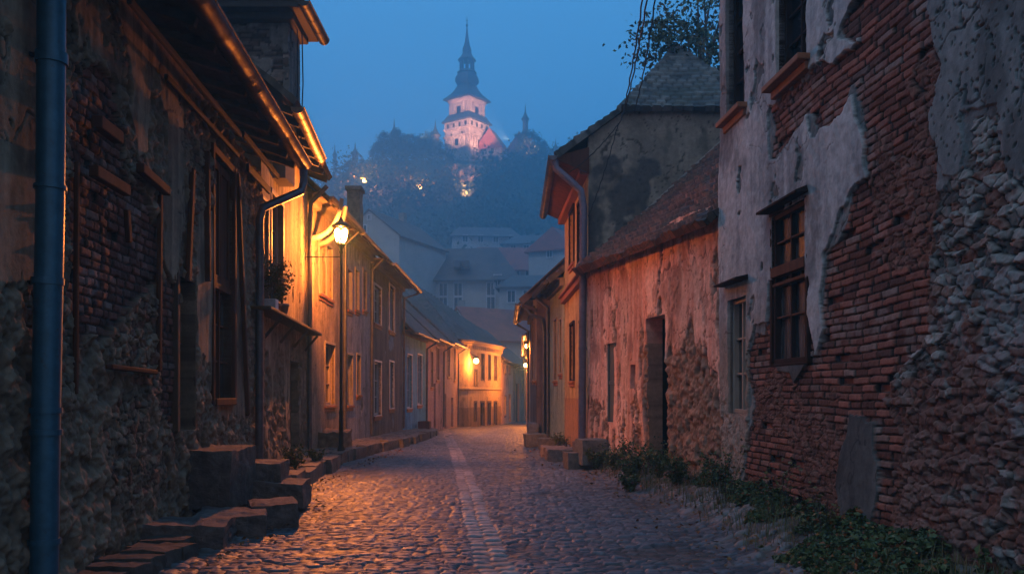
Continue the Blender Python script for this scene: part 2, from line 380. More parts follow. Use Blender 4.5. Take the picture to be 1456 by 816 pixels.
# ------------------------------------------------------------------ windows, pipes
def window(parent, w, r, mf, nx=2, ny=3, dd=-.12, fr=.06, bar=.03, sill=None, hood=None, glass=None, name='window', proud=0, outer=None, colr=None):
    u0, u1, z0, z1 = r; m = MB()
    m.wbox(w, u0, u0 + fr, dd - .04, dd + .05 + proud, z0, z1); m.wbox(w, u1 - fr, u1, dd - .04, dd + .05 + proud, z0, z1)
    m.wbox(w, u0 + fr, u1 - fr, dd - .04, dd + .05 + proud, z0, z0 + fr); m.wbox(w, u0 + fr, u1 - fr, dd - .04, dd + .05 + proud, z1 - fr, z1)
    for i in range(1, nx):
        x = u0 + fr + (u1 - u0 - 2 * fr) * i / nx; bb = bar * (1.5 if nx == 2 else 1)
        m.wbox(w, x - bb / 2, x + bb / 2, dd - .02, dd + .03, z0 + fr, z1 - fr)
    for j in range(1, ny):
        z = z0 + fr + (z1 - z0 - 2 * fr) * j / ny; m.wbox(w, u0 + fr, u1 - fr, dd - .015, dd + .022, z - bar / 2, z + bar / 2)
    o = m.build(name, mf, parent, .006)
    MB().wbox(w, u0 + fr * .5, u1 - fr * .5, dd - .035, dd - .022, z0 + fr * .5, z1 - fr * .5).build('pane', glass or GLASS, o)
    if outer:
        m = MB(); t_ = outer
        m.wbox(w, u0 - t_, u0, -.05, .045, z0 - t_ * .5, z1); m.wbox(w, u1, u1 + t_, -.05, .045, z0 - t_ * .5, z1)
        m.wbox(w, u0 - t_, u1 + t_, -.05, .055, z1, z1 + t_); m.wbox(w, u0, u1, -.05, .045, z0 - t_ * .5, z0)
        m.build('frame', mf, o, .008)
    if sill: m = MB(); m.wbox(w, u0 - .1, u1 + .1, -.12, sill, z0 - .1, z0 - .03); m.wbox(w, u0 - .06, u1 + .06, -.12, sill * .55, z0 - .19, z0 - .1); m.build('sill', TERRA, o, .012)
    if hood:
        m = MB(); a, b_ = u0 - .12, u1 + .12
        m.hexa([w.pt(a, -.05, z1 + .05), w.pt(b_, -.05, z1 + .05), w.pt(b_, hood, z1 + .04), w.pt(a, hood, z1 + .04), w.pt(a, -.05, z1 + .17), w.pt(b_, -.05, z1 + .17), w.pt(b_, hood, z1 + .07), w.pt(a, hood, z1 + .07)])
        m.build('hood', mf, o, .008)
    return o
def downpipe(parent, pts, r, mat, name='downpipe', collars=(), n=14):
    m = MB().tube(pts, r, n)
    o = m.build(name, mat, parent)
    for (p, q) in collars: MB().tube([p, q], r * 1.14, n).build('pipe_collar', mat, o)
    return o
def gutter(parent, a, b_, r, mat, seam=.6, name='gutter'):
    """half round trough with joint bands, open side up"""
    a = Vector(a); b_ = Vector(b_); d = (b_ - a); L = d.length; d.normalize(); s_ = d.cross(Vector((0, 0, 1))).normalized(); up = s_.cross(d)
    n = 12; m = MB()
    ns = max(2, int(L / .3))
    def ring(t, rad): return [a + d * t + (s_ * math.cos(math.pi + math.pi * k / n) + up * math.sin(math.pi + math.pi * k / n)) * rad + up * (.0) for k in range(n + 1)]
    for i in range(ns):
        t0, t1 = L * i / ns, L * (i + 1) / ns; wob = lambda t: .012 * math.sin(t * 2.3) + .006 * math.sin(t * 7)
        A = [p + up * wob(t0) for p in ring(t0, r)]; B = [p + up * wob(t1) for p in ring(t1, r)]
        A2 = [p + up * wob(t0) for p in ring(t0, r - .008)]; B2 = [p + up * wob(t1) for p in ring(t1, r - .008)]
        m.add(A + B, [(k, k + 1, k + n + 2, k + n + 1) for k in range(n)], True)
        m.add(A2 + B2, [(k + 1, k, k + n + 1, k + n + 2) for k in range(n)], True)
    m.tube([a + s_ * r, b_ + s_ * r], .014, 6); m.tube([a - s_ * r, b_ - s_ * r], .014, 6)
    for t in (0, L): m.add(ring(t, r) , [tuple(range(n + 1))])
    t = .15
    while t < L:
        A = ring(t, r + .014); B = ring(t + .04, r + .014)
        m.add(A + B, [(k, k + 1, k + n + 2, k + n + 1) for k in range(n)], True)
        A = ring(t, r); B = ring(t + .035, r)
        t += seam * random.uniform(.85, 1.1)
    return m.build(name, mat, parent)
def body(parent, w, u0, u1, depth, z0, z1, mat=BODY, d0=-.3):
    return MB().wbox(w, u0, u1, d0, -depth, z0, z1).build('house_body', mat, parent)
def hwall(parent, w, u0, u1, z0, ztop, fn, res, opens=(), mat=REL, skirt=.28, name='wall'):
    zt = ztop if callable(ztop) else (lambda u: np.full(np.shape(u), float(ztop)))
    zmax = float(np.max(zt(np.linspace(u0, u1, 60)))); eu = [x for r in opens for x in r[:2]]; ez = [x for r in opens for x in r[2:4]]
    def keep(u, z):
        k = z < zt(u)
        for r in opens: k &= ~((u > r[0]) & (u < r[1]) & (z > r[2]) & (z < r[3]))
        return k
    return relief(name, parent, mat, w.a, w.U, (0, 0, 1), w.N, axis(u0, u1, res, eu), axis(z0, zmax, res, ez), fn, keep, skirt)

# ------------------------------------------------------------------ STREET, GROUND
def sz(y): return -np.clip(np.asarray(y, float) - 20, 0, 500) * .015
def xr(y): return np.interp(y, [0, 7.8, 14, 21, 28, 38, 50, 64, 90], [2.5, 2.2, 1.95, 1.25, .75, .55, .9, 1.2, 1.5])
def bank(x, y):
    e = x - xr(y); return .26 * ss(-.1, 1.0, e) * (1 - ss(28, 36, y))
def streetfn(x, y):
    warp = .07 * (fbm(x * 2.1, y * 1.6, 2, 3) - .5)
    f1, f2, i = vor((x + warp) / .165, (y + warp) / .108, 5, .8); e = f2 - f1
    xc = -.12 - .105 * (y - 7.8) * (1 - .18 * ss(8, 14, y)); dx = x - xc + .07 * (fbm(x * 0 + 2, y * 1.3, 3, 19) - .5) + .03 * (vn(x * 9, y * 9, 21) - .5)
    # two dressed rows of larger stones run down the middle
    row = np.abs(dx) < .18; cx = np.floor(dx / .2 + .5 * 0); q = y / .21 + .37 * (np.floor(dx / .18) % 2) + .25 * (vn(y * 2.3, np.floor(dx / .22) * 3.3, 23) - .5); fy = q - np.floor(q); fx = (dx / .18) % 1
    er = np.minimum(np.minimum(fx, 1 - fx) * .16 + .03, np.minimum(fy, 1 - fy) * .21) * 3.2 - .02 + .08 * (vn(x * 30, y * 30, 25) - .5); ir = hsh(np.floor(q), np.floor(dx / .22), 8)
    e = np.where(row, er, e); i = np.where(row, ir, i)
    k = ss(.03, .17, e); lod = 1 - .75 * ss(25, 60, y)
    d = k * (.014 + .02 * i) * lod + .014 * (fbm(x * 14, y * 14, 3, 2) - .5) * lod + .05 * (fbm(x * .7, y * .5, 3, 4) - .5) 
    c = mixc((.03, .036, .046), (.12, .132, .155), i); c = mixc(c, (.2, .16, .14), (hsh(np.floor(i * 99999), i * 0, 3) > .8) * .5)
    c = np.where(row[..., None], mixc((.2, .17, .165), (.40, .33, .31), ir), c)
    pt = ss(.60, .68, fbm(x * 1.1 + 5, y * .8, 4, 37)) * .8; d = d * (1 - .55 * pt) - .008 * pt; c = mixc(c, (.06, .048, .036), pt * .7); c = c * (.7 + .6 * fbm(x * .8, y * .35, 3, 38))[..., None]
    c = mixc((.02, .017, .014), c, ss(.0, .14, e))
    # dirt along the right bank and the left foot
    bn = bank(x, y); nn = fbm(x * 3, y * 3, 4, 31)
    t = ss(.0, .5, x - xr(y) + (nn - .5) * 1.1); t = t * (1 - ss(28, 36, y) * .5)
    dd = .05 * (fbm(x * 5, y * 5, 5, 33) - .5)
    g1, g2, gi = vor(x * 6, y * 6, 77, .9); st = (gi > .55) * ss(.05, .25, g2 - g1)
    dirt = mixc((.055, .042, .03), (.10, .08, .06), nn); dirt = mixc(dirt, (.17, .165, .16), st * .8)
    tl = ss(.1, .6, -x - 2.55 + (nn - .5) * 1.0) * (1 - ss(13, 15, y))
    t = np.maximum(t, tl * .8)
    d = d * (1 - t) + (dd + .03 * st + .02) * t + bn + sz(y)
    return d, mixc(c, dirt, t)
ys = [3.0]
while ys[-1] < 95: ys.append(ys[-1] + (max(.02, min(.35, .02 * (ys[-1] / 9) ** 1.6))))
ys = np.array(ys)
st = relief('street', None, COB, (0, 0, 0), (1, 0, 0), (0, 1, 0), (0, 0, 1), axis(-5.2, 4.6, .021), ys, streetfn, None, 0)
tag(st, kind='structure')
def sg(x, y):   # street surface height (smooth)
    return float(bank(np.array(float(x)), np.array(float(y))) + sz(y)) + .03
# terrain
TY = [-80, 60, 84, 100, 130, 180, 240, 266, 286, 330, 450, 700]; TZ = [-.35, -.95, -1.3, 2, 9, 26, 56, 70, 78, 80, 62, 40]
def terrain(x, y):
    h = np.interp(y, TY, TZ); f = ss(-100, -44, x) * .62 + .38 ; f2 = 1 - .35 * ss(70, 140, x)
    hh = np.where(h > 0, h * f * f2, h)
    rg = ss(95, 150, y); return hh + rg * (5 * (fbm(x * .02, y * .02, 4, 5) - .5) + 1.6 * (fbm(x * .12, y * .12, 3, 6) - .5)) + np.where(y < 60, sz(y) * .0, 0)
def terrf(x, y):
    z = terrain(x, y); z = np.minimum(z, np.where((y < 96), sz(y) - .14, 1e9)); return z, cc((.03, .045, .025), z.shape)
tx = np.concatenate([np.linspace(-420, -80, 35), np.linspace(-78, 78, 105), np.linspace(80, 420, 35)])
ty = np.concatenate([np.linspace(-80, 90, 30), np.linspace(92, 340, 160), np.linspace(345, 700, 40)])
tag(relief('ground', None, TERR, (0, 0, 0), (1, 0, 0), (0, 1, 0), (0, 0, 1), tx, ty, terrf, None, 0), kind='structure')

# left raised pavement with kerb
def xk(y): return np.interp(y, [10, 12.6, 14, 16.3, 21, 24, 29, 36, 44], [-3.35, -3.45, -3.66, -3.7, -4.0, -3.92, -3.6, -3.5, -3.7])
def pavf(x, y):
    f1, f2, i = vor(x / .3 + .3 * fbm(x * 2, y * 2, 2, 1), y / .26, 15, .8); k = ss(.02, .25, f2 - f1)
    d = .26 + .03 * k * (.5 + i) + .03 * (fbm(x * 8, y * 8, 3, 5) - .5) + .05 * (fbm(x, y * .7, 3, 9) - .5) + sz(y) - .1 * ss(-4.3, -3.6, x) * ss(12, 16, y) * .6
    c = mixc((.1, .09, .08), (.22, .2, .185), i); return d, mixc((.035, .03, .024), c, k)
pv = relief('pavement', None, STO, (0, 0, 0), (1, 0, 0), (0, 1, 0), (0, 0, 1), axis(-5.1, -3.2, .03), axis(11.3, 44, .045), pavf,
            lambda x, y: x < xk(y) - .02 + .06 * (fbm(x * 0 + 3, y * 4, 3, 2) - .5), .4, base=lambda x, y: 0 * x)
tag(pv, kind='structure')
def rockmesh(boxes, name, mat, parent=None, amp=.03, n=10, seed=0, c0=(.12, .11, .1), c1=(.24, .22, .2), fr=3.0):
    """rough hewn blocks: boxes = [(cx,cy,cz, sx,sy,sz, rotz)]"""
    VA = []; FA = []; CA = []; off = 0
    for bi, (cx, cy, cz, sx, sy, szz, rz) in enumerate(boxes):
        g = np.linspace(-1, 1, n + 1); A, B = np.meshgrid(g, g)
        for ax in range(3):
            for sg_ in (-1, 1):
                q = np.zeros(A.shape + (3,)); q[..., ax] = sg_; q[..., (ax + 1) % 3] = A; q[..., (ax + 2) % 3] = B
                # soften corners
                m_ = np.linalg.norm(np.maximum(np.abs(q) - .86, 0), axis=-1, keepdims=True); q = q * (1 - .16 * m_)
                p = q * np.array([sx, sy, szz]) / 2; c_, s_ = math.cos(rz), math.sin(rz)
                p = np.stack([p[..., 0] * c_ - p[..., 1] * s_ + cx, p[..., 0] * s_ + p[..., 1] * c_ + cy, p[..., 2] + cz], -1)
                nn = [vn3(p[..., 0] * k, p[..., 1] * k, p[..., 2] * k, seed + bi + j * 7) - .5 for j, k in ((0, fr), (1, fr), (2, fr))]
                n2 = vn3(p[..., 0] * fr * 4, p[..., 1] * fr * 4, p[..., 2] * fr * 4, seed + 50) - .5
                dirn = q / np.linalg.norm(q, axis=-1, keepdims=True)
                n2 = n2 + .5 * (vn3(p[..., 0] * fr * 11, p[..., 1] * fr * 11, p[..., 2] * fr * 11, seed + 60) - .5)
                p = p + np.stack(nn, -1) * amp * 2 + dirn * n2[..., None] * amp
                idx = np.arange(A.size).reshape(A.shape) + off
                f = np.stack([idx[:-1, :-1], idx[:-1, 1:], idx[1:, 1:], idx[1:, :-1]], -1).reshape(-1, 4)
                if sg_ < 0: f = f[:, ::-1]
                VA.append(p.reshape(-1, 3)); FA.append(f); off += A.size
                t = np.clip(hsh(bi, 3, seed) * .3 + .9 * fbm(p[..., 0] * 5 + p[..., 1] * 3, p[..., 1] * 6 + p[..., 2] * 7, 4, seed) - .15, 0, 1)
                CA.append(mixc(c0, c1, t).reshape(-1, 3))
    return mkmesh(name, np.concatenate(VA), np.concatenate(FA), mat, parent, np.concatenate(CA), True)
kb = []; y = 12.4
rk = random.Random(3)
while y < 40:
    L = rk.uniform(.45, .95) * (1 + (y > 25) * .4); x = float(xk(y + L / 2))
    kb.append((x + rk.uniform(-.05, .05), y + L / 2, float(sz(y)) + .08 + rk.uniform(-.03, .02), .3 + rk.uniform(-.05, .06), L * .95, .42, -math.atan2(float(xk(y + L)) - float(xk(y)), L))); y += L
tag(rockmesh(kb, 'kerb', STO, amp=.05, n=7, seed=4), kind='structure')

# ------------------------------------------------------------------ LEFT HOUSE A (dark rough wall)
WA = Wall((-3.0 - .09 * 3.0, 3.0), (-3.0 - .09 * 15.2, 15.2), (1, 0))
def pyw(w, fn):
    return fn
brA = WA.poly([(95, 90), (165, 110), (170, 240), (200, 270), (222, 330), (222, 400), (120, 500), (98, 440)])
brA2 = WA.poly([(228, 390), (250, 380), (248, 640), (225, 560)])
plA = [WA.poly([(-60, -80), (52, -80), (50, 400), (-60, 400)]), WA.poly([(100, -60), (330, -60), (330, 160), (255, 130), (253, 300), (246, 400), (226, 380), (224, 200), (190, 220), (170, 110), (100, 70)]),
       WA.poly([(272, 560), (300, 590), (345, 600), (345, 300), (272, 300)])]
def fA(u, z):
    pu = u + .25 * (fbm(u * 3, z * 3, 4, 71) - .5); pz = z + .35 * (fbm(u * 3, z * 3, 4, 72) - .5)
    d, c = daub(u, z, 3, .10, (.09, .065, .043), (.32, .235, .155))
    d2, c2 = rubble(u, z, 9, .15, .08, .05, (.1, .075, .05), (.28, .21, .14)); t = ss(.56, .64, fbm(u * .9, z * .9, 3, 77)) 
    d = d * (1 - t) + (d2 + .5 * d) * t; c = mixc(c, c2, t)
    b1 = pip(pu, pz, brA) | pip(pu, pz, brA2)
    db, cb = bricks(u, z, 5, .22, .085, (.15, .06, .042)); d = np.where(b1, db - .03 + .03 * (fbm(u * 6, z * 6, 4, 5) - .5), d); c = np.where(b1[..., None], cb, c)
    dp, cp = plaster(u, z, 8, (.17, .125, .082), (.34, .255, .17), .6)
    for q in plA:
        m_ = pip(pu, pz, q) & (fbm(u * 2.2, z * 1.1, 5, 91) < .62); d = np.where(m_, dp + .045, d); c = np.where(m_[..., None], cp, c)
    return d + .08 * (fbm(u * .5, z * .5, 2, 1) - .5), c
ztA = 5.05
doorA = WA.rect(249, 271, 398, 612); shA = WA.rect(297, 326, 232, 566)
hA = thing('old_house', 'dark crumbling rubble and plaster house at far left with copper coloured gutter', 'house', WA.pt(9, 0, 0))
hwall(hA, WA, 2.2, WA.L, -.2, ztA + .35, fA, .0135, [doorA, shA])
body(hA, WA, 0, WA.L, 6, -.3, 5.4, BODY)
# door, recessed planks
m = MB(); u0, u1, z0, z1 = doorA; nb = 4
for i in range(nb): m.wbox(WA, u0 + (u1 - u0) * i / nb + .004, u0 + (u1 - u0) * (i + 1) / nb - .004, -.2, -.15, z0, z1)
m.wbox(WA, u0, u1, -.15, -.11, z0 + .35, z0 + .47); m.wbox(WA, u0, u1, -.15, -.11, z1 - .6, z1 - .48)
do = m.build('door', WOOD, hA, .006)
m = MB(); m.wbox(WA, u0 - .09, u0, -.2, .06, z0, z1 + .1); m.wbox(WA, u1, u1 + .09, -.2, .06, z0, z1 + .1); m.wbox(WA, u0, u1, -.2, .06, z1, z1 + .1); m.build('door_frame', WOOD, do, .01)
MB().tube([WA.pt(u1 - .1, -.14, z0 + 1.05), WA.pt(u1 - .1, -.08, z0 + 1.05), WA.pt(u1 - .2, -.08, z0 + 1.05)], .012, 8).build('handle', IRON, do)
# tall shuttered window
u0, u1, z0, z1 = shA; m = MB()
m.wbox(WA, u0 - .1, u0, -.1, .09, z0 - .1, z1 + .1); m.wbox(WA, u1, u1 + .1, -.1, .09, z0 - .1, z1 + .1); m.wbox(WA, u0, u1, -.1, .085, z1, z1 + .1); m.wbox(WA, u0, u1, -.1, .11, z0 - .1, z0)
wo = m.build('window', WOODR, hA, .012)
zm = z0 + (z1 - z0) * .47
for k, (a_, b_) in enumerate(((u0 + .02, (u0 + u1) / 2 - .01), ((u0 + u1) / 2 + .01, u1 - .02))):
    m = MB(); m.wbox(WA, a_, b_, -.06, -.02, zm + .04, z1 - .02)
    for (c_, d_) in ((a_, a_ + .07), (b_ - .07, b_)): m.wbox(WA, c_, d_, -.02, .012, zm + .04, z1 - .02)
    m.wbox(WA, a_ + .07, b_ - .07, -.02, .012, zm + .04, zm + .16); m.wbox(WA, a_ + .07, b_ - .07, -.02, .012, z1 - .14, z1 - .02)
    m.build('shutter', WOODR, wo, .006)
m = MB(); m.wbox(WA, u0, u1, -.07, .03, zm - .04, zm + .04); m.wbox(WA, (u0 + u1) / 2 - .03, (u0 + u1) / 2 + .03, -.07, .0, z0, zm - .04)
for f_ in (.33, .66): zz_ = z0 + (zm - z0) * f_; m.wbox(WA, u0, u1, -.07, -.02, zz_ - .015, zz_ + .015)
m.build('glazing_bar', WOODR, wo, .005)
MB().wbox(WA, u0, u1, -.1, -.085, z0, zm).build('pane', GLASSC, wo)
# loose timbers nailed to the wall
def timber(p0, p1, wd_, h, d=.06, mat=WOODR, nm='timber', off=.0):
    wd_ *= .8; h *= .8
    a = WA.uz(*p0); b_ = WA.uz(*p1); MB().bar(WA.pt(a[0], d, a[1]), WA.pt(b_[0], d + off, b_[1]), wd_, h, tuple(WA.N)).build(nm, mat, hA, .012)
timber((113, 172), (146, 196), .14, .12, .14); timber((108, 242), (158, 271), .13, .10, .14); timber((181, 238), (221, 272), .12, .10, .12)
timber((104, 230), (102, 560), .06, .05, .03); timber((168, 298), (171, 345), .1, .06, .08); timber((221, 270), (219, 528), .09, .06, .05)
timber((142, 521), (210, 529), .06, .08, .08); timber((262, 240), (255, 400), .12, .07, .1); timber((282, 215), (284, 400), .1, .1, .1)
timber((330, 246), (345, 590), .1, .08, .08, WOODR)

# eaves: sagging soffit boards, rafters, fascia, gutter, roof
def eA(u): return 5.26 + .028 * u    # gutter height along the wall
m = MB(); u = 1.0
rr = random.Random(5)
while u < WA.L - .05:
    m.bar(WA.pt(u, -.25, eA(u) + .12 + .25 * .65 - .1), WA.pt(u, .66, eA(u) - .1 + rr.uniform(-.03, .03)), .1, .14); u += .78
m.each('rafter_end', WOODH, hA, .012)
m = MB(); u = .5
for k in range(7):
    d0 = -.1 + k * .115; L0 = 3.0 + rr.uniform(-.5, .5)
    u = .5
    while u < WA.L:
        L1 = min(rr.uniform(2.2, 4), WA.L - u); zz = eA(u) + .17 - d0 * .28 - .04; dz = rr.uniform(-.02, .012)
        m.bar(WA.pt(u, d0, zz + dz), WA.pt(u + L1 - .01, d0 + rr.uniform(-.012, .012), eA(u + L1) + .17 - d0 * .28 - .04 + dz + rr.uniform(-.02, .02)), .108, .024); u += L1
m.build('eaves_board', WOODH, hA, .004)
m = MB()
for (a_, b_, dd, zz, hh) in ((4.8, 9.2, .3, -.30, .07), (9.3, WA.L - .3, .34, -.28, .09), (6.5, 9.9, .12, -.42, .06), (10.6, WA.L, .14, -.46, .12)):
    m.bar(WA.pt(a_, dd, eA(a_) + zz), WA.pt(b_, dd + .03, eA(b_) + zz - .03), .045, hh)
m.build('fascia_board', WD0, hA, .01)
gutter(hA, WA.pt(1.0, .76, eA(1)), WA.pt(WA.L + .05, .76, eA(WA.L)), .13, COPPER, .36)
roofpatch(hA, WA.pt(1, .74, eA(1) + .1), WA.pt(WA.L, .74, eA(WA.L) + .1), WA.pt(WA.L, -3.6, eA(WA.L) + 3.7), WA.pt(1, -3.6, eA(1) + 3.7), .05, tiles((.05, .035, .03), (.12, .07, .05), s=3))
# swan-neck pipe from the gutter end to the wall
gz = eA(WA.L); p0 = Vector(WA.pt(WA.L - .05, .76, gz - .08)); uu_ = WA.u(357)
pts = [p0, p0 + Vector((0, 0, -.25))]
q1 = Vector(WA.pt(uu_, .14, gz - .95)); mid = p0 + Vector((0, 0, -.42))
pts += [mid + (q1 - mid) * .06 + Vector((0, 0, .02)), mid + (q1 - mid) * .94 + Vector((0, 0, -.0)), q1 + Vector((0, 0, -.16)), q1 + Vector((0, 0, -.4)), Vector(WA.pt(uu_, .14, 2.6)), Vector(WA.pt(uu_, .13, .36))]
downpipe(hA, pts, .068, ZINC, collars=[(WA.pt(uu_, .14, 3.9), WA.pt(uu_, .14, 3.97)), (WA.pt(uu_, .137, 1.9), WA.pt(uu_, .137, 1.97))])
n_ = BLUEP.node_tree; rr_ = nz(n_, 7, 8, .75); rp_ = ramp(n_, rr_.outputs[0], [(.6, (0, 0, 0)), (.7, (1, 1, 1))]); mm_ = n_.nodes.new('ShaderNodeMixRGB'); bs_ = n_.nodes['Principled BSDF']
old = bs_.inputs['Base Color'].links[0].from_socket; n_.links.new(rp_.outputs[0], mm_.inputs[0]); n_.links.new(old, mm_.inputs[1]); mm_.inputs[2].default_value = (.05, .04, .035, 1); n_.links.new(mm_.outputs[0], bs_.inputs['Base Color'])
# big blue pipe
ub = (6.44 - 3.0) / WA.U.y; x_, y_, _ = WA.pt(ub, .16, 0)
bp_ = downpipe(hA, [(x_ - .02, y_, -.05), (x_ - .0, y_, 1.5), (x_ + .03, y_, 3.0), (x_ + .045, y_, 5.4)], .098, BLUEP, collars=[((x_ - .0, y_, 1.30), (x_ + .0, y_, 1.34)), ((x_, y_, 1.46), (x_, y_, 1.50)), ((x_ + .04, y_, 4.02), (x_ + .04, y_, 4.10)), ((x_ + .012, y_, 2.40), (x_ + .012, y_, 2.45)), ((x_ + .03, y_, 3.1), (x_ + .03, y_, 3.13)), ((x_ - .012, y_, .5), (x_ - .012, y_, .54))], n=24)
MB().tube([(x_ + .04, y_, 4.06), WA.pt(ub, -.02, 4.1)], .02, 8).build('pipe_bracket', IRON, bp_)
MB().tube([(x_ - .0, y_, 2.42), WA.pt(ub, -.02, 2.42)], .015, 8).build('pipe_bracket', IRON, bp_)

# door steps and slabs at the left
s1 = thing('stone_steps', 'three worn stone steps climbing to the narrow door at left', 'steps', (-3.7, 11, 0))
rockmesh([(-3.76, 11.2, .56, .72, 1.1, .72, .0)], 'step', STO, s1, .045, 34, 1, (.08, .068, .06), (.24, .2, .175))
rockmesh([(-3.45, 12.1, .42, .66, .75, .5, .05)], 'step', STO, s1, .05, 30, 2, (.08, .068, .06), (.25, .21, .18))
rockmesh([(-3.2, 12.0, .25, .8, .85, .36, .1)], 'step', STO, s1, .05, 30, 3, (.09, .072, .065), (.26, .22, .19))
s2 = thing('stone_slab', 'broad flat stone slab at the foot of the door steps', 'slab', (-3.2, 9.6, 0))
rockmesh([(-3.42, 9.35, .11, .85, .8, .3, .12), (-3.22, 10.15, .1, .8, .9, .3, .22), (-2.92, 10.72, .12, .55, .7, .32, .35)], 'slab_stone', STO, s2, .055, 30, 8, (.085, .072, .065), (.26, .22, .2))
s3 = thing('stone_slab', 'low row of broken stones along the wall in the left corner', 'slab', (-3.5, 8, 0))
rockmesh([(-3.45 + .12 * rk.random(), 5.6 + i * .32, .05, .42 + .2 * rk.random(), .32, .22, rk.uniform(-.3, .3)) for i in range(11)], 'slab_stone', STO, s3, .05, 8, 14, (.07, .06, .05), (.15, .13, .11))

# ------------------------------------------------------------------ LEFT HOUSE B (lamp lit, ledge)
WB = Wall((-3.0 - .09 * 15.22, 15.22), (-4.872, 20.8), (1, 0))
def fB(u, z):
    dp, cp = plaster(u, z, 18, (.19, .135, .085), (.33, .25, .17), .8)
    dd, cd_ = daub(u, z, 23, .09, (.1, .075, .05), (.24, .18, .12)); n_ = fbm(u * 1.8, z * 1.1, 5, 29)
    low = z + (n_ - .5) * 1.2 < 2.95
    m_ = low & (n_ < .58) | (n_ > .72)
    return np.where(m_, dd - .02, dp + .03), np.where(m_[..., None], cd_, cp)
hB = thing('old_house', 'narrow house behind the street lamp with wooden flower ledge and orange lit plaster', 'house', WB.pt(2, 0, 0))
wB = [WB.rect(372, 397, 295, 400), WB.rect(414, 424, 430, 600), WB.rect(345, 352, 300, 420)]
wB[0] = (WB.u(384), WB.u(400), 3.75, 5.3); wB[1] = (WB.u(410), WB.u(424), .35, 2.3); wB[2] = (.12, .62, 3.1, 5.0)
hwall(hB, WB, 0, WB.L, 0, 6.7, fB, .026, wB)
body(hB, WB, 0, WB.L, 6, -.3, 6.6)
window(hB, WB, wB[0], WOODP, 2, 3, outer=.09, sill=.1); window(hB, WB, wB[2], WOODP, 1, 3, outer=.07, glass=GLASSC)
m = MB(); u0, u1, z0, z1 = wB[1]; m.wbox(WB, u0, u1, -.2, -.16, z0, z1); m.wbox(WB, u0, u1, -.16, -.13, z0 + .9, z0 + 1.0); m.build('door', WOOD, hB)
m = MB(); m.wbox(WB, -.9, WB.L + .1, .0, .36, 2.98, 3.04); m.build('ledge', WOODH, hB, .015)
m = MB()
for u in (.3, 1.9, 3.6, 5.2): m.bar(WB.pt(u, .03, 2.6), WB.pt(u, .32, 2.95), .05, .05)
m.each('ledge_bracket', WOODH, hB)
downpipe(hB, [WB.pt(WB.L - .1, .5, 6.5), WB.pt(WB.L - .1, .12, 6.1), WB.pt(WB.L - .1, .1, 5.5), WB.pt(WB.L - .1, .1, .3)], .055, ZINC)
gutter(hB, WB.pt(-.1, .66, 6.55), WB.pt(3.4, .62, 6.6), .11, COPPER, .42)
m = MB()
for u in np.arange(.2, WB.L, .7): m.bar(WB.pt(u, -.2, 6.8), WB.pt(u, .55, 6.55), .1, .12)
m.each('rafter_end', WD0, hB)
roofpatch(hB, WB.pt(-.1, .65, 6.68), WB.pt(WB.L, .6, 6.72), WB.pt(WB.L, -4, 10.6), WB.pt(-.1, -4, 10.6), .07, tiles((.05, .035, .03), (.12, .07, .05), s=13))
# raised attic block above house A/B with overhanging hip roof
WT = Wall((-6.4, 16.2), (-4.12, 16.2), (0, -1))
at = thing('attic_tower', 'dark plastered attic tower with jutting eaves rising above the left gutter', 'tower', (-5.2, 17, 6.2))
def fT(u, z):
    d, c = plaster(u, z, 38, (.1, .095, .085), (.22, .2, .18), .4); d2, c2 = bricks(u, z, 33, .24, .08, (.1, .08, .07)); n_ = fbm(u * 1.3, z * 1.6, 5, 39) > .56
    return np.where(n_, d2 - .02, d + .02), np.where(n_[..., None], c2, c)
relief('wall', at, REL, WT.a, WT.U, (0, 0, 1), WT.N, axis(0, WT.L, .03), axis(6.0, 8.55, .03), fT, None, .1)
WT2 = Wall((-4.12, 16.2), (-4.12, 17.0), (1, 0))
relief('wall', at, REL, WT2.a, WT2.U, (0, 0, 1), WT2.N, axis(0, WT2.L, .03), axis(6.0, 8.55, .03), fT, None, .1)
MB().box(-6.4, -4.2, 16.3, 17.0, 5.6, 8.5).build('wall_core', BODY, at)
m = MB(); m.box(-6.9, -3.82, 15.8, 17.4, 8.55, 8.68); m.box(-6.6, -3.98, 16.0, 17.2, 8.42, 8.55); m.build('eaves_board', WD0, at, .02)
for (a_, b_, c_, d_) in (((-6.95, 15.76, 8.7), (-3.76, 15.76, 8.7), (-5, 16.5, 9.9), (-5.6, 16.5, 9.9)), ((-3.76, 15.76, 8.7), (-3.76, 17.45, 8.7), (-5, 16.7, 9.9), (-5, 16.5, 9.9)), ((-3.76, 17.45, 8.7), (-6.95, 17.45, 8.7), (-5.6, 16.7, 9.9), (-5, 16.7, 9.9)), ((-6.95, 17.45, 8.7), (-6.95, 15.76, 8.7), (-5.6, 16.5, 9.9), (-5.6, 16.7, 9.9))):
    roofpatch(at, a_, b_, c_, d_, .06, tiles((.04, .035, .033), (.1, .07, .06), s=51))
gutter(at, (-3.72, 15.7, 8.62), (-3.72, 17.4, 8.6), .1, IRON, .5)
m = MB(); m.tube([(-4.03, 16.5, 8.5), (-4.01, 16.45, 7.5), (-4.02, 16.5, 6.3)], .012, 6); m.tube([(-3.99, 16.7, 8.5), (-3.97, 16.7, 7.5), (-3.99, 16.6, 6.3)], .012, 6); m.build('wall_cable', IRON, at)

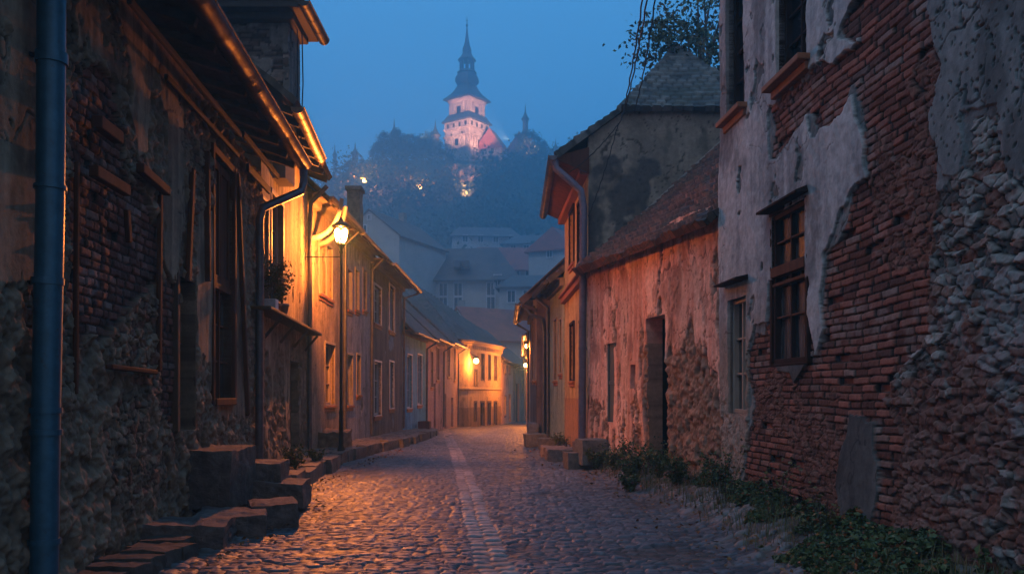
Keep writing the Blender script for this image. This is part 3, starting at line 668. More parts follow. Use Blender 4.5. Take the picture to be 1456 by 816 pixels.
# ------------------------------------------------------------------ generic row house
def rowhouse(label, a, b_, face, zb, ze, fn, res, wins, depth=7, roofh=4, over=.5, tl=None, wm=WOODP, mat=REL, name='row_house', gut=True, ridge=4, door=None, doormat=WOOD, pipe=True, roofres=.1, sill=.08, nx=2, ny=3, glass=None):
    w = Wall(a, b_, face); h = thing(name, label, 'house', w.pt(w.L / 2, 0, zb))
    rs = [w.rect(*r) if len(r) == 4 and r[0] > 30 else r for r in wins]
    ds = [w.rect(*r) for r in (door or [])]
    rs = [(max(r[0], .15), min(r[1], w.L - .15), r[2], min(r[3], ze - .3)) for r in rs]
    ds = [(max(r[0], .15), min(r[1], w.L - .15), zb + .05, r[3]) for r in ds]
    hwall(h, w, 0, w.L, zb - .3, ze, fn, res, rs + ds, mat)
    body(h, w, .02, w.L - .02, depth, zb - .3, ze - .02, BODY)
    for r in rs: window(h, w, r, wm, nx, ny, sill=sill, glass=glass, outer=.07)
    for (u0, u1, z0, z1) in ds:
        m = MB(); m.wbox(w, u0, u1, -.2, -.15, z0, z1); m.wbox(w, u0 + .1, u1 - .1, -.15, -.13, z0 + .2, z0 + (z1 - z0) * .45); m.wbox(w, u0 + .1, u1 - .1, -.15, -.13, z0 + (z1 - z0) * .52, z1 - .15)
        m.build('door', doormat, h, .008)
    if roofh:
        roofpatch(h, w.pt(-.05, over, ze - over * .5), w.pt(w.L + .05, over, ze - over * .5), w.pt(w.L + .05, -ridge, ze + roofh), w.pt(-.05, -ridge, ze + roofh), roofres, tl or tiles((.05, .04, .038), (.13, .09, .075), s=61))
        m = MB(); m.wbox(w, 0, w.L, -.1, over - .1, ze - .08 - over * .25, ze - .03 - over * .25); m.wbox(w, 0, w.L, -.02, .14, ze - .4, ze - .02 - over * .25); m.build('cornice', BODY, h, .02)
        if gut: gutter(h, w.pt(0, over + .06, ze - over * .5 - .02), w.pt(w.L, over + .06, ze - over * .5 - .02), .08, ZINC, .8)
    if pipe: downpipe(h, [w.pt(w.L - .2, over, ze - over * .5 - .1), w.pt(w.L - .2, .12, ze - .7), w.pt(w.L - .2, .1, zb + .1)], .05, ZINC, n=8)
    return h, w
def pf(s, c0, c1, dc0=(.12, .1, .08), dc1=(.24, .2, .16), lim=.66, streak=.7, dado=None, ztone=None):
    def f(u, z):
        d, c = plaster(u, z, s, c0, c1, streak); d2, c2 = daub(u, z, s + 5, .06, dc0, dc1); n_ = fbm(u * 1.1, z * .8, 5, s + 8)
        if dado is not None: c = np.where((z < dado)[..., None], c * np.array(ztone), c)
        m_ = n_ > lim; return np.where(m_, d2 - .02, d + .02), np.where(m_[..., None], c2, c)
    return f
zb = lambda y: float(sz(y)) + .22
# C1: orange lit, C2: blue grey, D: dark brown
hC, wC = rowhouse('orange lit plaster house just beyond the street lamp on the left', (-4.872, 20.84), (-4.86, 25.2), (1, 0), zb(22), 6.55, pf(61, (.24, .175, .12), (.36, .28, .2), lim=.68), .035,
    [(453, 462, 348, 418), (463, 471, 352, 424), (461, 474, 490, 575)], name='row_house', pipe=True, roofres=.08)
for k in range(2):
    u = WB.L + .4 + .9 * k; c0 = Vector(WB.pt(u, .05, 5.35)); pts = [c0 + Vector(WB.N) * (.75 * math.sin(a)) + Vector((0, 0, 1.1 * (1 - math.cos(a)))) for a in np.linspace(0, 1.45, 9)]
    MB().tube(pts, [.075 - .003 * i for i in range(9)], 8).build('eaves_bracket', WOODP, hC)
rockmesh([(-4.55, 22.6, .35, .7, 1.3, .65, 0)], 'buttress', STO, hC, .12, 14, 44, (.2, .13, .08), (.34, .24, .15))
rowhouse('grey blue plastered house, third from the lamp end of the left row', (-4.86, 25.24), (-4.84, 29.9), (1, 0), zb(27), 6.5, pf(71, (.22, .215, .22), (.36, .34, .34), lim=.7), .045,
    [(493, 499, 385, 440), (504, 509, 385, 440), (515, 520, 385, 440), (492, 500, 505, 575), (506, 511, 505, 560)], roofres=.09)
rowhouse('dark brown plaster house with white window frames on the left row', (-4.84, 29.94), (-4.8, 38.4), (1, 0), zb(34), 6.45, pf(81, (.10, .075, .065), (.19, .145, .12), (.22, .22, .22), (.3, .3, .3), lim=.74), .055,
    [(531, 541, 408, 460), (553, 560, 408, 470), (531, 541, 515, 590), (553, 559, 515, 580)], over=.75, wm=plain('white_paint', (.4, .4, .42), (.6, .6, .62), 8, .6), door=None)
WHITEP = MATS['white_paint']
# chimney with vines on the D roof
ch = thing('chimney', 'ivy grown chimney block on the left roofline beyond the street lamp', 'chimney', (-5.9, 32.5, 6.4))
rockmesh([(-5.82, 32.6, 7.75, .5, .7, 2.8, 0)], 'stack', STO, ch, .05, 16, 55, (.12, .1, .09), (.24, .2, .17))
rockmesh([(-5.82, 32.6, 9.16, .62, .82, .14, 0)], 'cap', STO, ch, .02, 8, 56)
# teal house
rowhouse('low teal blue plastered house in the middle of the left row', (-4.8, 38.45), (-4.43, 45), (1, 0), zb(41) - .2, 4.6, pf(91, (.10, .26, .36), (.16, .38, .5), lim=.8, dado=.9, ztone=(.5, .8, .95)), .06,
    [(578, 585, 505, 580), (593, 599, 505, 575)], wm=WHITEP, roofh=4.6, over=.6, ridge=4.6)
rowhouse('mauve grey house with dark doors left of the arched doorway house', (-4.43, 45.05), (-4.03, 51), (1, 0), zb(48) - .2, 4.75, pf(101, (.3, .2, .21), (.42, .3, .3), lim=.72), .07,
    [(612, 615, 500, 550), (620, 624, 495, 540)], roofh=4.8, ridge=5, door=[(616, 619, 545, 605)], over=.6)
rowhouse('pinkish house with arched brown doorway beside the yellow corner house', (-4.03, 51.05), (-3.56, 57), (1, 0), zb(54) - .2, 4.9, pf(111, (.4, .25, .19), (.52, .35, .26), lim=.72), .07,
    [(636, 639, 492, 535), (645, 647, 492, 540)], roofh=4.9, ridge=5, door=[(631, 634, 560, 608), (641, 644, 565, 608)], over=.6)
# yellow corner house
HW0 = plain('moulding', (.36, .27, .14), (.5, .4, .22), 3)
yh = thing('corner_house', 'yellow corner house with moulded cornice and hipped roof at the street bend', 'house', (-2.5, 60, -.8))
pts = [(-3.56, 57.05), (-2.9, 57.9), (-1.9, 61.5), (-.85, 66)]
fy = pf(121, (.40, .30, .16), (.52, .41, .24), lim=.8, dado=.7, ztone=(.55, .5, .45))
for i in range(3):
    w = Wall(pts[i], pts[i + 1], (1, -.6)); rs = []
    if i == 1: rs = [w.rect(674, 677.5, 527, 548), w.rect(684, 688, 500, 540), w.rect(674, 677, 572, 598), w.rect(683, 688, 572, 606)]
    if i == 2: rs = [w.rect(694, 697, 500, 540), w.rect(702.5, 705.5, 500, 540), w.rect(693, 697, 572, 604), w.rect(702, 706, 572, 604)]
    hwall(yh, w, 0, w.L, -1.1, 5.15, fy, .08, rs)
    for r in rs: window(yh, w, r, WOOD, 2, 2, fr=.08, outer=.12)
    m = MB(); m.wbox(w, -.05, w.L + .05, -.05, .22, 4.85, 5.0); m.wbox(w, -.05, w.L + .05, -.05, .34, 5.0, 5.12); MB().wbox(w, -.02, w.L + .02, -.05, .1, 1.9, 2.03).build('string_course', HW0, yh, .02); m.wbox(w, 0, w.L, -.05, .06, 4.4, 4.62)
    for u in np.arange(.3, w.L - .1, .45): m.wbox(w, u, u + .13, .0, .2, 4.6, 4.85)
    m.build('cornice', HW0, yh, .02)
MB().add([(-3.5, 57.4, -1.1), (-3.1, 58.2, -1.1), (-1.2, 66, -1.1), (-8, 68, -1.1), (-8, 58, -1.1), (-3.5, 57.4, 5.1), (-3.1, 58.2, 5.1), (-1.2, 66, 5.1), (-8, 68, 5.1), (-8, 58, 5.1)],
    [(0, 1, 6, 5), (1, 2, 7, 6), (2, 3, 8, 7), (3, 4, 9, 8), (4, 0, 5, 9), (5, 6, 7, 8, 9)]).build('house_body', BODY, yh)
tr_ = tiles((.05, .045, .05), (.12, .1, .1), .3, .28, .05, s=131)
ap = (-7.2, 63.5, 9.7)
roofpatch(yh, (-3.4, 56.5, 5.1), (-2.55, 57.6, 5.1), ap, ap, .12, tr_); roofpatch(yh, (-2.55, 57.6, 5.1), (-.4, 66.4, 5.1), ap, ap, .12, tr_); roofpatch(yh, (-.4, 66.4, 5.1), (-8, 68.6, 5.1), ap, ap, .2, tr_)
roofpatch(yh, (-9, 56.5, 5.1), (-3.4, 56.5, 5.1), ap, ap, .2, tr_)
# far orange lit houses
rowhouse('peach lit house right of the yellow corner house', (-.85, 66.1), (.1, 75), (.9, -.4), zb(70) - .2, 4.35, pf(141, (.5, .32, .2), (.62, .44, .3), lim=.75), .09, [(717, 719, 500, 530), (723, 725, 500, 530), (716.5, 719, 562, 590)], roofh=3.5, over=.6, door=[(723, 726, 560, 607)], tl=tr_, roofres=.15)
rowhouse('small house with brown gate closing the end of the street', (.1, 75.1), (1.7, 88), (.6, -.8), zb(80) - .3, 4.2, pf(151, (.34, .18, .12), (.46, .26, .17), lim=.75), .1, [(741, 743, 540, 560)], roofh=3.6, over=.5, door=[(733, 738, 545, 608)], tl=tr_, roofres=.15, doormat=WOODR)

# ------------------------------------------------------------------ RIGHT: brick house
WR = Wall((3.94 - .07 * 4.2, 4.2), (3.94 - .07 * 12.6, 12.6), (-1, 0))
plL = WR.poly([(1000, -200), (1235, -200), (1222, 0), (1199, 49), (1226, 64), (1172, 91), (1115, 132), (1098, 167), (1101, 235), (1128, 196), (1157, 162), (1167, 201), (1206, 162), (1221, 142), (1231, 186), (1240, 245), (1206, 284), (1189, 324), (1174, 363), (1170, 430), (1171, 470), (1163, 505), (1155, 470), (1153, 400), (1095, 400), (1095, 458), (1075, 458), (1066, 500), (1070, 560), (1066, 640), (1052, 705), (1000, 705)])
plSp = WR.poly([(1105, 515), (1150, 515), (1142, 530), (1132, 545), (1126, 530), (1110, 528)])
plR = WR.poly([(1318, -200), (1330, 40), (1343, 88), (1328, 162), (1343, 255), (1371, 235), (1378, 147), (1427, 142), (1437, 235), (1480, 245), (1700, 240), (1700, -200)])
plG = WR.poly([(1214, 583), (1250, 600), (1253, 700), (1240, 790), (1205, 760), (1195, 690)])
stR = WR.poly([(1378, 147), (1427, 142), (1437, 235), (1500, 240), (1800, 240), (1800, 1200), (1270, 1200), (1275, 900), (1285, 640), (1262, 560), (1330, 470), (1329, 400), (1343, 255), (1373, 235)])
wtR = WR.poly([(1330, 410), (1380, 380), (1480, 390), (1500, 640), (1440, 640), (1400, 500), (1330, 480)])
def fR(u, z):
    pu = u + .22 * (fbm(u * 3.2, z * 3.2, 5, 171) - .5); pz = z + .26 * (fbm(u * 3.2, z * 3.2, 5, 172) - .5)
    d, c = bricks(u, z, 175)
    dl, cl = rubble(u, z, 178, .19, .07, .035, (.12, .055, .04), (.2, .1, .075)); t = ss(.58, .62, fbm(u * 1.3, z * 1.3, 4, 179) + .12 * (1.6 - z) * (z < 2.2)); d = d * (1 - t) + (dl + .3 * d) * t; c = mixc(c, cl, t)
    ds, cs = rubble(u, z, 181, .17, .072, .068, (.07, .072, .068), (.31, .31, .285)); m_ = pip(pu, pz, stR); cs = mixc(cs, (.17, .075, .055), ss(.5, .6, fbm(u * 2, z * 2.5, 3, 199) + .14 * (1.8 - z)) * .75)
    d = np.where(m_, ds - .005, d); c = np.where(m_[..., None], cs, c)
    mw = pip(pu, pz, wtR) & (fbm(u * 6, z * 8, 3, 183) > .42); c = np.where(mw[..., None], mixc(c, (.25, .26, .26), .55), c)
    pr, cr = plaster(u, z, 187, (.13, .15, .15), (.23, .25, .245), .3); m_ = pip(pu, pz, plR); pit = fbm(u * 26, z * 26, 2, 5) > .74
    d = np.where(m_, pr + .055 - .02 * pit, d); c = np.where(m_[..., None], cr * np.where(pit, .5, 1.)[..., None], c)
    pl, cl = plaster(u, z, 191, (.27, .28, .285), (.50, .50, .49), .5); m_ = pip(pu, pz, plL) & ~((fbm(u * 2.5, z * 2.5, 5, 3) > .7))
    cl = mixc(cl, (.3, .21, .15), ss(3.0, 1.8, z + .8 * (fbm(u * 2, z * 2, 3, 1) - .5)) * .8 * (u > 6.6))
    qu = u + .62 * (fbm(u * 2.1, z * 2.1, 5, 371) - .5); qz = z + .75 * (fbm(u * 2.1, z * 2.1, 5, 372) - .5) + .04
    mu = pip(qu, qz, plL) | pip(qu, qz, plR); und = cr * .9 * (.75 + .5 * fbm(u * 8, z * 8, 3, 373))[..., None]     # rough grey undercoat showing past the top coat
    low_ = mu & ~pip(pu, pz, plR); d = np.where(low_, pr * .5 + .036 + .02 * (fbm(u * 15, z * 15, 3, 374) - .5), d); c = np.where(low_[..., None], und, c)
    lump = .02 * (fbm(u * 9, z * 9, 4, 8) - .5) + .035 * np.clip(2.3 - z, 0, 1) * (fbm(u * 11, z * 11, 4, 18) - .5) * 2
    d = np.where(m_, pl + .062 + lump, d); c = np.where(m_[..., None], cl, c)
    m_ = pip(u, z, plSp) | (pip(pu, pz, plG)); d = np.where(m_, pl + .05, d); c = np.where(m_[..., None], cr * .62, c)
    return d + .1 * (fbm(u * .45, z * .45, 2, 1) - .5), c
hR = thing('brick_house', 'tall brick and stone house at right with peeling blue grey plaster', 'house', WR.pt(5, 0, 0))
W1 = WR.rect(1040, 1066, -28, 158); W2 = WR.rect(1112, 1157, -45, 98); W3 = WR.rect(1102, 1150, 296, 516); W4 = WR.rect(1042, 1066, 424, 588)
hwall(hR, WR, 0, WR.L, -.2, 8.2, fR, .0105, [W1, W2, W3, W4])
body(hR, WR, 0, WR.L, 7, -.3, 8.2, BODY)
WD = plain('dark_frame', (.014, .008, .006), (.035, .018, .012), 8, .8, 0, .3, 40, (1, 1, .2), dist=.003, spec=.1)
window(hR, WR, W1, WD, 2, 4, outer=.07, sill=.2, dd=-.08); window(hR, WR, W2, WD, 2, 3, outer=.08, sill=.22, dd=-.08)
# lower window: two tiers of casements
o3 = window(hR, WR, W3, WD, 2, 1, outer=.06, hood=.2, dd=-.03, glass=GLASSC)
u0, u1, z0, z1 = W3; zt_ = z0 + (z1 - z0) * .62
m = MB(); m.wbox(WR, u0, u1, -.06, .06, zt_ - .07, zt_ + .05); m.wbox(WR, u0, u1, -.06, .035, zt_ - .18, zt_ - .14)
for z in (z0 + (zt_ - z0) * .5,): m.wbox(WR, u0 + .06, u1 - .06, -.045, .0, z - .012, z + .012)
for z in (zt_ + (z1 - zt_) * .5,): m.wbox(WR, u0 + .06, u1 - .06, -.045, .0, z - .012, z + .012)
m.build('transom', WOODR, o3, .006)
o4 = window(hR, WR, W4, WOODP, 2, 3, outer=.05, dd=-.05, glass=GLASSC)
u0, u1, z0, z1 = W4; m = MB(); m.wbox(WR, u0 - .04, u1 + .04, -.03, .05, z1 + .06, z1 + .2); m.build('frame', WOODP, o4, .01)
m = MB(); m.hexa([WR.pt(u0 - .1, 0, z1 + .2), WR.pt(u1 + .1, 0, z1 + .2), WR.pt(u1 + .12, .24, z1 + .2), WR.pt(u0 - .12, .24, z1 + .2), WR.pt(u0 - .1, 0, z1 + .28), WR.pt(u1 + .1, 0, z1 + .28), WR.pt(u1 + .12, .24, z1 + .225), WR.pt(u0 - .12, .24, z1 + .225)]); m.build('hood', WD, o4, .006)
roofpatch(hR, WR.pt(0, .6, 8.1), WR.pt(WR.L, .6, 8.1), WR.pt(WR.L, -4, 12), WR.pt(0, -4, 12), .1, tiles((.05, .035, .03), (.12, .07, .05), s=23))
m = MB(); m.wbox(WR, 0, WR.L, -.1, .5, 8.0, 8.06); m.build('eaves_board', WOODH, hR)

# ------------------------------------------------------------------ RIGHT: pink wall house
WP = Wall((5.34 - .182 * 12.64, 12.64), (5.34 - .182 * 19.9, 19.9), (-1, -.1))
dk = WP.rect(921, 948, 450, 668); sl = WP.rect(864, 874, 488, 600); nic = WP.rect(898, 906, 518, 552)
def fP(u, z):
    n1 = fbm(u * 1.6, z * .9, 5, 201); n2 = fbm(u * 4, z * 1.5, 5, 203)
    dp, cp = plaster(u, z, 205, (.66, .30, .21), (.82, .50, .38), .8)
    dd, cdd = daub(u, z, 207, .085, (.16, .09, .06), (.38, .23, .155))
    low = (z + (n1 - .5) * 2.4 < 2.2 + 0 * u) & (u < 3.4) | (n2 > .635) | ((z < 1.0 + (n1 - .5) * 3) & (n2 > .5))
    layer = (n1 > .5) & ~low      # second coat of plaster, flaked edges
    d = np.where(low, dd - .035, dp + .025 + .016 * layer); c = np.where(low[..., None], cdd, cp * np.where(layer, 1.12, .82)[..., None])
    f1, f2, i = vor(u * 2.2 + n1, z * .9 + n2, 209, 1.); ck = (1 - ss(.008, .03, f2 - f1)) * ~low
    return d - .014 * ck + .1 * (fbm(u * .6, z * .6, 2, 9) - .5), c * (1 - .6 * ck)[..., None]
eP = lambda u: 4.22 + .026 * u + .06 * np.sin(u * 1.1)
hP = thing('cottage', 'low salmon pink cottage with flaking plaster and sagging tiled roof', 'house', WP.pt(3, 0, 0))
hwall(hP, WP, 0, WP.L, -.2, lambda u: eP(u) + .12, fP, .02, [dk, sl, nic])
body(hP, WP, 0, WP.L, 5.5, -.3, 4.2, DARK, -.6)
m = MB(); u0, u1, z0, z1 = dk; m.wbox(WP, u0, u1, -.45, -.4, z0 - .3, z1 + .1); m.wbox(WP, u0 + .08, u1 - .08, -.4, -.385, z0 + .3, z0 + 1.1); m.wbox(WP, u0 + .08, u1 - .08, -.4, -.385, z0 + 1.25, z1 - .2)
m.build('door', plain('grey_door', (.06, .05, .05), (.11, .09, .085), 5, .7, 0, .3, 30, (1, 1, .2)), hP, .01)
m = MB(); u0, u1, z0, z1 = sl; m.wbox(WP, u0, u1, -.07, -.03, z0, z1); m.wbox(WP, u0, u0 + .05, -.03, .0, z0, z1); m.wbox(WP, u1 - .05, u1, -.03, 0, z0, z1); m.wbox(WP, u0, u1, -.03, -.01, (z0 + z1) / 2 - .04, (z0 + z1) / 2 + .04)
m.build('shutter', plain('teal_shutter', (.05, .07, .07), (.11, .13, .12), 6, .6, 0, .4, 30, (1, 1, .2)), hP, .006)
MB().wbox(WP, nic[0] - .05, nic[1] + .05, -.2, -.14, nic[2] - .05, nic[3] + .05).build('niche_back', BODY, hP)
tp = tiles((.03, .02, .02), (.2, .1, .075), .19, .2, .085, s=211, sag=.14)
def D3(u, d, z): return WP.pt(u, d, z)
roofpatch(hP, D3(-.02, .32, 4.08), D3(WP.L, .32, 4.34), (5.6, 20.0, 7.95), (7.1, 12.6, 7.75), .028, tp)
m = MB()
for u in np.arange(.25, WP.L, .55): m.bar(WP.pt(u, -.2, 4.5 + .026 * u), WP.pt(u, .26, 4.02 + .026 * u + .05), .08, .1)
m.each('rafter_end', WOODH, hP)
m = MB(); rr = random.Random(9)
for k in range(26):   # dry twigs hanging from the eave
    u = rr.uniform(.2, 6.5); p = Vector(WP.pt(u, .33, 4.1 + .03 * u)); q = [p]
    for j in range(4): q.append(q[-1] + Vector((rr.uniform(-.06, .03), rr.uniform(-.09, .09), rr.uniform(-.09, .02))))
    m.tube(q, .005, 4)
m.build('dry_creeper', WOODH, hP)
rockmesh([(WP.pt(5.85, .35, 0)[0], WP.pt(5.85, .35, 0)[1], .4, .55, .6, .55, .2)], 'doorstep', STO, hP, .03, 12, 66)

# ------------------------------------------------------------------ RIGHT: ochre gabled house
GY = 20.0
WG = Wall((1.74, GY), (7.6, GY), (0, -1)); WO = Wall((1.74, GY + .02), (1.56, 26), (-1, 0))
hO = thing('gabled_house', 'tall ochre house with half hipped slate roof and stained bare gable', 'house', (3, 22, 0))
def fG(u, z):
    d, c = plaster(u, z, 221, (.2, .175, .14), (.32, .28, .22), .25); s_ = fbm(u * .9, z * .9, 5, 223)
    c = mixc(c, (.055, .06, .065), ss(.5, .56, s_ + .06 * (6.6 - z) - .05 * u)[..., ] * .85)
    return d, c
def gt(u): x = u + 1.74; return np.minimum(np.interp(x, [1.0, 2.5, 5.7, 7.2], [7.0, 8.08, 8.08, 7.0]), 8.1)
hwall(hO, WG, 0, WG.L, 0, gt, fG, .035)
fo = lambda u, z: (lambda dc: (dc[0], np.where((z < 1.5)[..., None], dc[1] * np.array([.75, .6, .62]), dc[1])))(plaster(u, z, 225, (.36, .24, .11), (.48, .33, .16), .6))
wO = [WO.rect(811, 817, 300, 375), WO.rect(823, 829, 288, 372), WO.rect(812, 817, 462, 540), WO.rect(826, 831, 458, 545)]
hwall(hO, WO, 0, WO.L, 0, 7.15, fo, .035, wO)
for r in wO: window(hO, WO, r, WD, 2, 3, outer=.08, sill=.08)
MB().box(2.05, 7.4, GY + .3, 26, -.3, 7.0).build('house_body', BODY, hO)
m = MB(); m.add([(2.05, GY + .3, 7), (7.2, GY + .3, 7), (4.1, GY + 2, 9.9), (4.1, 26, 9.9), (2.05, 26, 7), (7.2, 26, 7)], [(0, 1, 2), (0, 2, 3, 4), (1, 5, 3, 2), (4, 3, 5)]); m.build('attic_core', DARK, hO)
m = MB(); m.wbox(WO, 0, WO.L, -.02, .13, 4.25, 4.4); m.wbox(WO, 0, WO.L, -.02, .2, 4.4, 4.47); m.build('cornice', TERRA, hO, .02); MB().wbox(WO, 0, WO.L, -.02, .2, 6.6, 6.85).build('cornice', TERRA, hO, .02)
m = MB(); m.add([(1.0, GY - .1, 6.92), (1.0, 26, 6.92), (1.75, 26, 6.6), (1.75, GY - .05, 6.6), (1.0, GY - .1, 6.97), (1.0, 26, 6.97), (1.75, 26, 7.2), (1.75, GY - .05, 7.2)], [(0, 1, 2, 3), (0, 4, 5, 1), (0, 3, 7, 4), (1, 5, 6, 2)]); m.build('soffit', WOODR, hO)
tg = tiles((.045, .05, .05), (.15, .155, .145), .2, .24, .06, s=231, sag=.1)
roofpatch(hO, (1.0, GY - .12, 7.02), (1.0, 26.1, 7.02), (2.5, 26.1, 8.12), (2.5, GY - .12, 8.12), .05, tg)
roofpatch(hO, (2.5, GY - .12, 8.12), (2.5, 26.1, 8.12), (4.1, 26.1, 10.35), (4.1, GY + 2.0, 10.35), .05, tg)
roofpatch(hO, (2.42, GY - .2, 8.05), (5.8, GY - .2, 8.05), (4.1, GY + 2.02, 10.38), (4.1, GY + 2.02, 10.38), .04, tg)
roofpatch(hO, (5.7, 26.1, 8.12), (5.7, GY - .12, 8.12), (4.1, GY + 2.0, 10.35), (4.1, 26.1, 10.35), .08, tg)
roofpatch(hO, (7.3, 26.1, 7.02), (7.3, GY - .12, 7.02), (5.7, GY - .12, 8.12), (5.7, 26.1, 8.12), .1, tg)
gutter(hO, (.93, GY - .15, 6.98), (.93, 26.2, 6.9), .1, ZINC, .7)
downpipe(hO, [(.98, GY + .0, 6.9), (1.0, GY - .02, 6.72), (1.3, GY - .05, 6.45), (1.56, GY - .08, 6.2), (1.62, GY - .1, 5.8), (1.6, GY - .1, 3), (1.58, GY - .12, .3)], .085, plain('mauve_pipe', (.12, .11, .15), (.2, .18, .24), 6, .45, .4), collars=[((1.61, GY - .1, 4.5), (1.61, GY - .1, 4.56)), ((1.6, GY - .1, 2.6), (1.6, GY - .1, 2.66))])
# flashing where the pink roof meets the gable
m = MB(); m.bar((1.75, GY - .1, 4.5), (5.6, GY - .1, 8.05), .12, .14); m.build('flashing', STUC, hO, .02)

# green + dark houses
rowhouse('narrow green grey house between the ochre house and the dark house', (1.56, 26.05), (1.3, 30), (-1, 0), .1, 5.2, pf(241, (.22, .25, .19), (.32, .34, .26), lim=.8), .05,
    [(789, 793, 455, 540), (797, 800, 455, 530)], roofh=2.6, ridge=3, over=.5, tl=tg)
hD, wD = rowhouse('dark timbered house with long drooping eaves narrowing the street at right', (.86, 30.05), (.80, 38), (-1, 0), .0, 5.0, pf(251, (.075, .055, .06), (.15, .11, .11), (.2, .2, .2), (.25, .25, .25), lim=.8), .05,
    [(757.5, 760, 450, 540), (762, 764, 440, 540)], roofh=3.4, ridge=3.6, over=.6, tl=tiles((.05, .05, .055), (.11, .1, .1), .2, .2, .05, s=261, sag=.15))
WE = Wall((.86, 30.0), (1.6, 30.0), (0, -1))
hwall(hD, WE, 0, WE.L, -.2, 5.0, pf(255, (.09, .07, .075), (.17, .13, .13), (.2, .2, .2), (.25, .25, .25), lim=.8), .04, name='wall')
m = MB(); m.bar((.3, 29.8, 4.72), (1.9, 29.85, 6.1), .08, .25); m.bar((.5, 29.75, 5.0), (1.9, 29.8, 6.3), .3, .05); m.bar((.3, 29.7, 4.6), (.8, 29.9, 4.45), .1, .12); m.build('barge_board', WOODH, hD, .02)
downpipe(hD, [(.35, 29.75, 4.6), (.6, 29.8, 4.3), (1.0, 29.85, 4.15), (1.08, 29.88, 3.7), (1.06, 29.88, .1)], .06, ZINC, collars=[((1.07, 29.88, 2), (1.07, 29.88, 2.06))])
rockmesh([(.72, 30.4, .15, .35, 1.5, .9, 0)], 'plinth', STO, hD, .05, 10, 77, (.14, .14, .16), (.24, .24, .26))
rowhouse('lamp lit narrow house front beyond the dark house at right', (.92, 42), (1.13, 68), (-1, 0), -.6, 4.6, pf(271, (.4, .24, .15), (.52, .34, .22), lim=.7), .1, [], roofh=3, over=.3, tl=tr_, roofres=.2, door=None)

# right stones
s4 = thing('stone_slab', 'long low stone platform before the ochre house', 'slab', (1.3, 22.4, 0))
rockmesh([(1.25, 20.9, .14, .75, .95, .32, -.1), (1.2, 22.0, .1, .7, 1.2, .3, -.05), (1.1, 23.3, .08, .65, 1.2, .28, 0)], 'slab_stone', STO, s4, .05, 14, 81, (.16, .13, .12), (.27, .22, .2))
s5 = thing('stone_steps', 'square stone step block beside the mauve downpipe', 'steps', (1.75, 19.4, 0))
rockmesh([(1.65, 19.2, .3, .6, .6, .55, .1)], 'step', STO, s5, .03, 12, 83, (.16, .12, .1), (.26, .2, .17))
rockmesh([(1.45, 18.6, .2, .65, .55, .36, .15)], 'step', STO, s5, .03, 12, 84, (.14, .11, .09), (.24, .19, .16))
s6 = thing('stone_block', 'rough stone block in front of the dark house at right', 'stone', (.6, 28.6, 0))
rockmesh([(.75, 28.4, .12, .7, .9, .42, .1)], 'block', STO, s6, .05, 12, 85)
rockmesh([(1.05, 26.6, .1, .5, .5, .35, .2)], 'block', STO, s6, .05, 12, 86)
s7 = thing('stone_block', 'dark stone trough before the teal house', 'trough', (-4.1, 43, -.3))
m = MB(); x0, x1, y0, y1 = -4.45, -3.9, 41.6, 42.4
m.box(x0, x1, y0, y0 + .1, -.35, .3); m.box(x0, x1, y1 - .1, y1, -.35, .3); m.box(x0, x0 + .1, y0 + .1, y1 - .1, -.35, .3); m.box(x1 - .1, x1, y0 + .1, y1 - .1, -.35, .3); m.box(x0 + .1, x1 - .1, y0 + .1, y1 - .1, -.35, .15); m.build('basin', WOODR, s7, .02)

# ------------------------------------------------------------------ LAMPS
def spot_or_point(parent, loc, e, rad=.06, c=LAMPC):
    ld = bpy.data.lights.new('lamp_light', 'POINT'); ld.energy = e; ld.shadow_soft_size = rad; ld.color = c
    o = bpy.data.objects.new('lamp_light', ld); col.objects.link(o); o.parent = parent; o.location = Vector(loc) - Vector(ORG[parent.name])
    return o
LX, LY, LZ = P(485, 335, 20.6)
lp = thing('street_lamp', 'glowing lantern on a tall thin post against the orange lit wall', 'street lamp', (LX, LY, .2))
m = MB(); m.lathe([(.09, 0), (.09, .12), (.06, .2), (.045, .9), (.055, .95), (.038, 1.05), (.032, LZ - .62)], (LX, LY, .2), 12); m.build('post', IRON, lp)
m = MB(); m.lathe([(.02, 0), (.05, .04), (.035, .1), (.07, .18), (.1, .22), (.12, .235)], (LX, LY, LZ - .44), 12); m.build('lantern_base', IRON, lp)
zb_ = LZ - .2; zt2 = LZ + .2
m = MB()
for k in range(6):
    a = k * math.pi / 3; m.tube([(LX + .1 * math.cos(a), LY + .1 * math.sin(a), zb_), (LX + .2 * math.cos(a), LY + .2 * math.sin(a), zt2)], .009, 5)
m.build('lantern_frame', IRON, lp)
m = MB(); vs = []
for (r_, z_) in ((.095, zb_), (.193, zt2)):
    for k in range(6): a = k * math.pi / 3; vs.append((LX + r_ * math.cos(a), LY + r_ * math.sin(a), z_))
m.add(vs, [(k, (k + 1) % 6, 6 + (k + 1) % 6, 6 + k) for k in range(6)]); m.build('lantern_glass', LGLASS, lp)
m = MB(); m.lathe([(.23, 0), (.225, .02), (.16, .07), (.1, .12), (.06, .14), (.03, .2), (.0, .25)], (LX, LY, zt2), 12, math.pi / 6); m.build('lantern_cap', IRON, lp)
m = MB()
for s_ in (-1, 1): m.lathe([(.015, -.15), (.04, -.1), (.065, .0), (.075, .1), (.05, .15), (.02, .17)], (LX + s_ * .083, LY - .01, LZ), 12)
m.build('bulb', BULB, lp)
spot_or_point(lp, (LX, LY - .0, LZ - .02), 4700, .05)
MB().tube([(LX, LY, LZ - .5), (LX - .2, LY, LZ - .5), (-4.9, LY, LZ - .5)], .012, 6).build('wall_tie', IRON, lp)
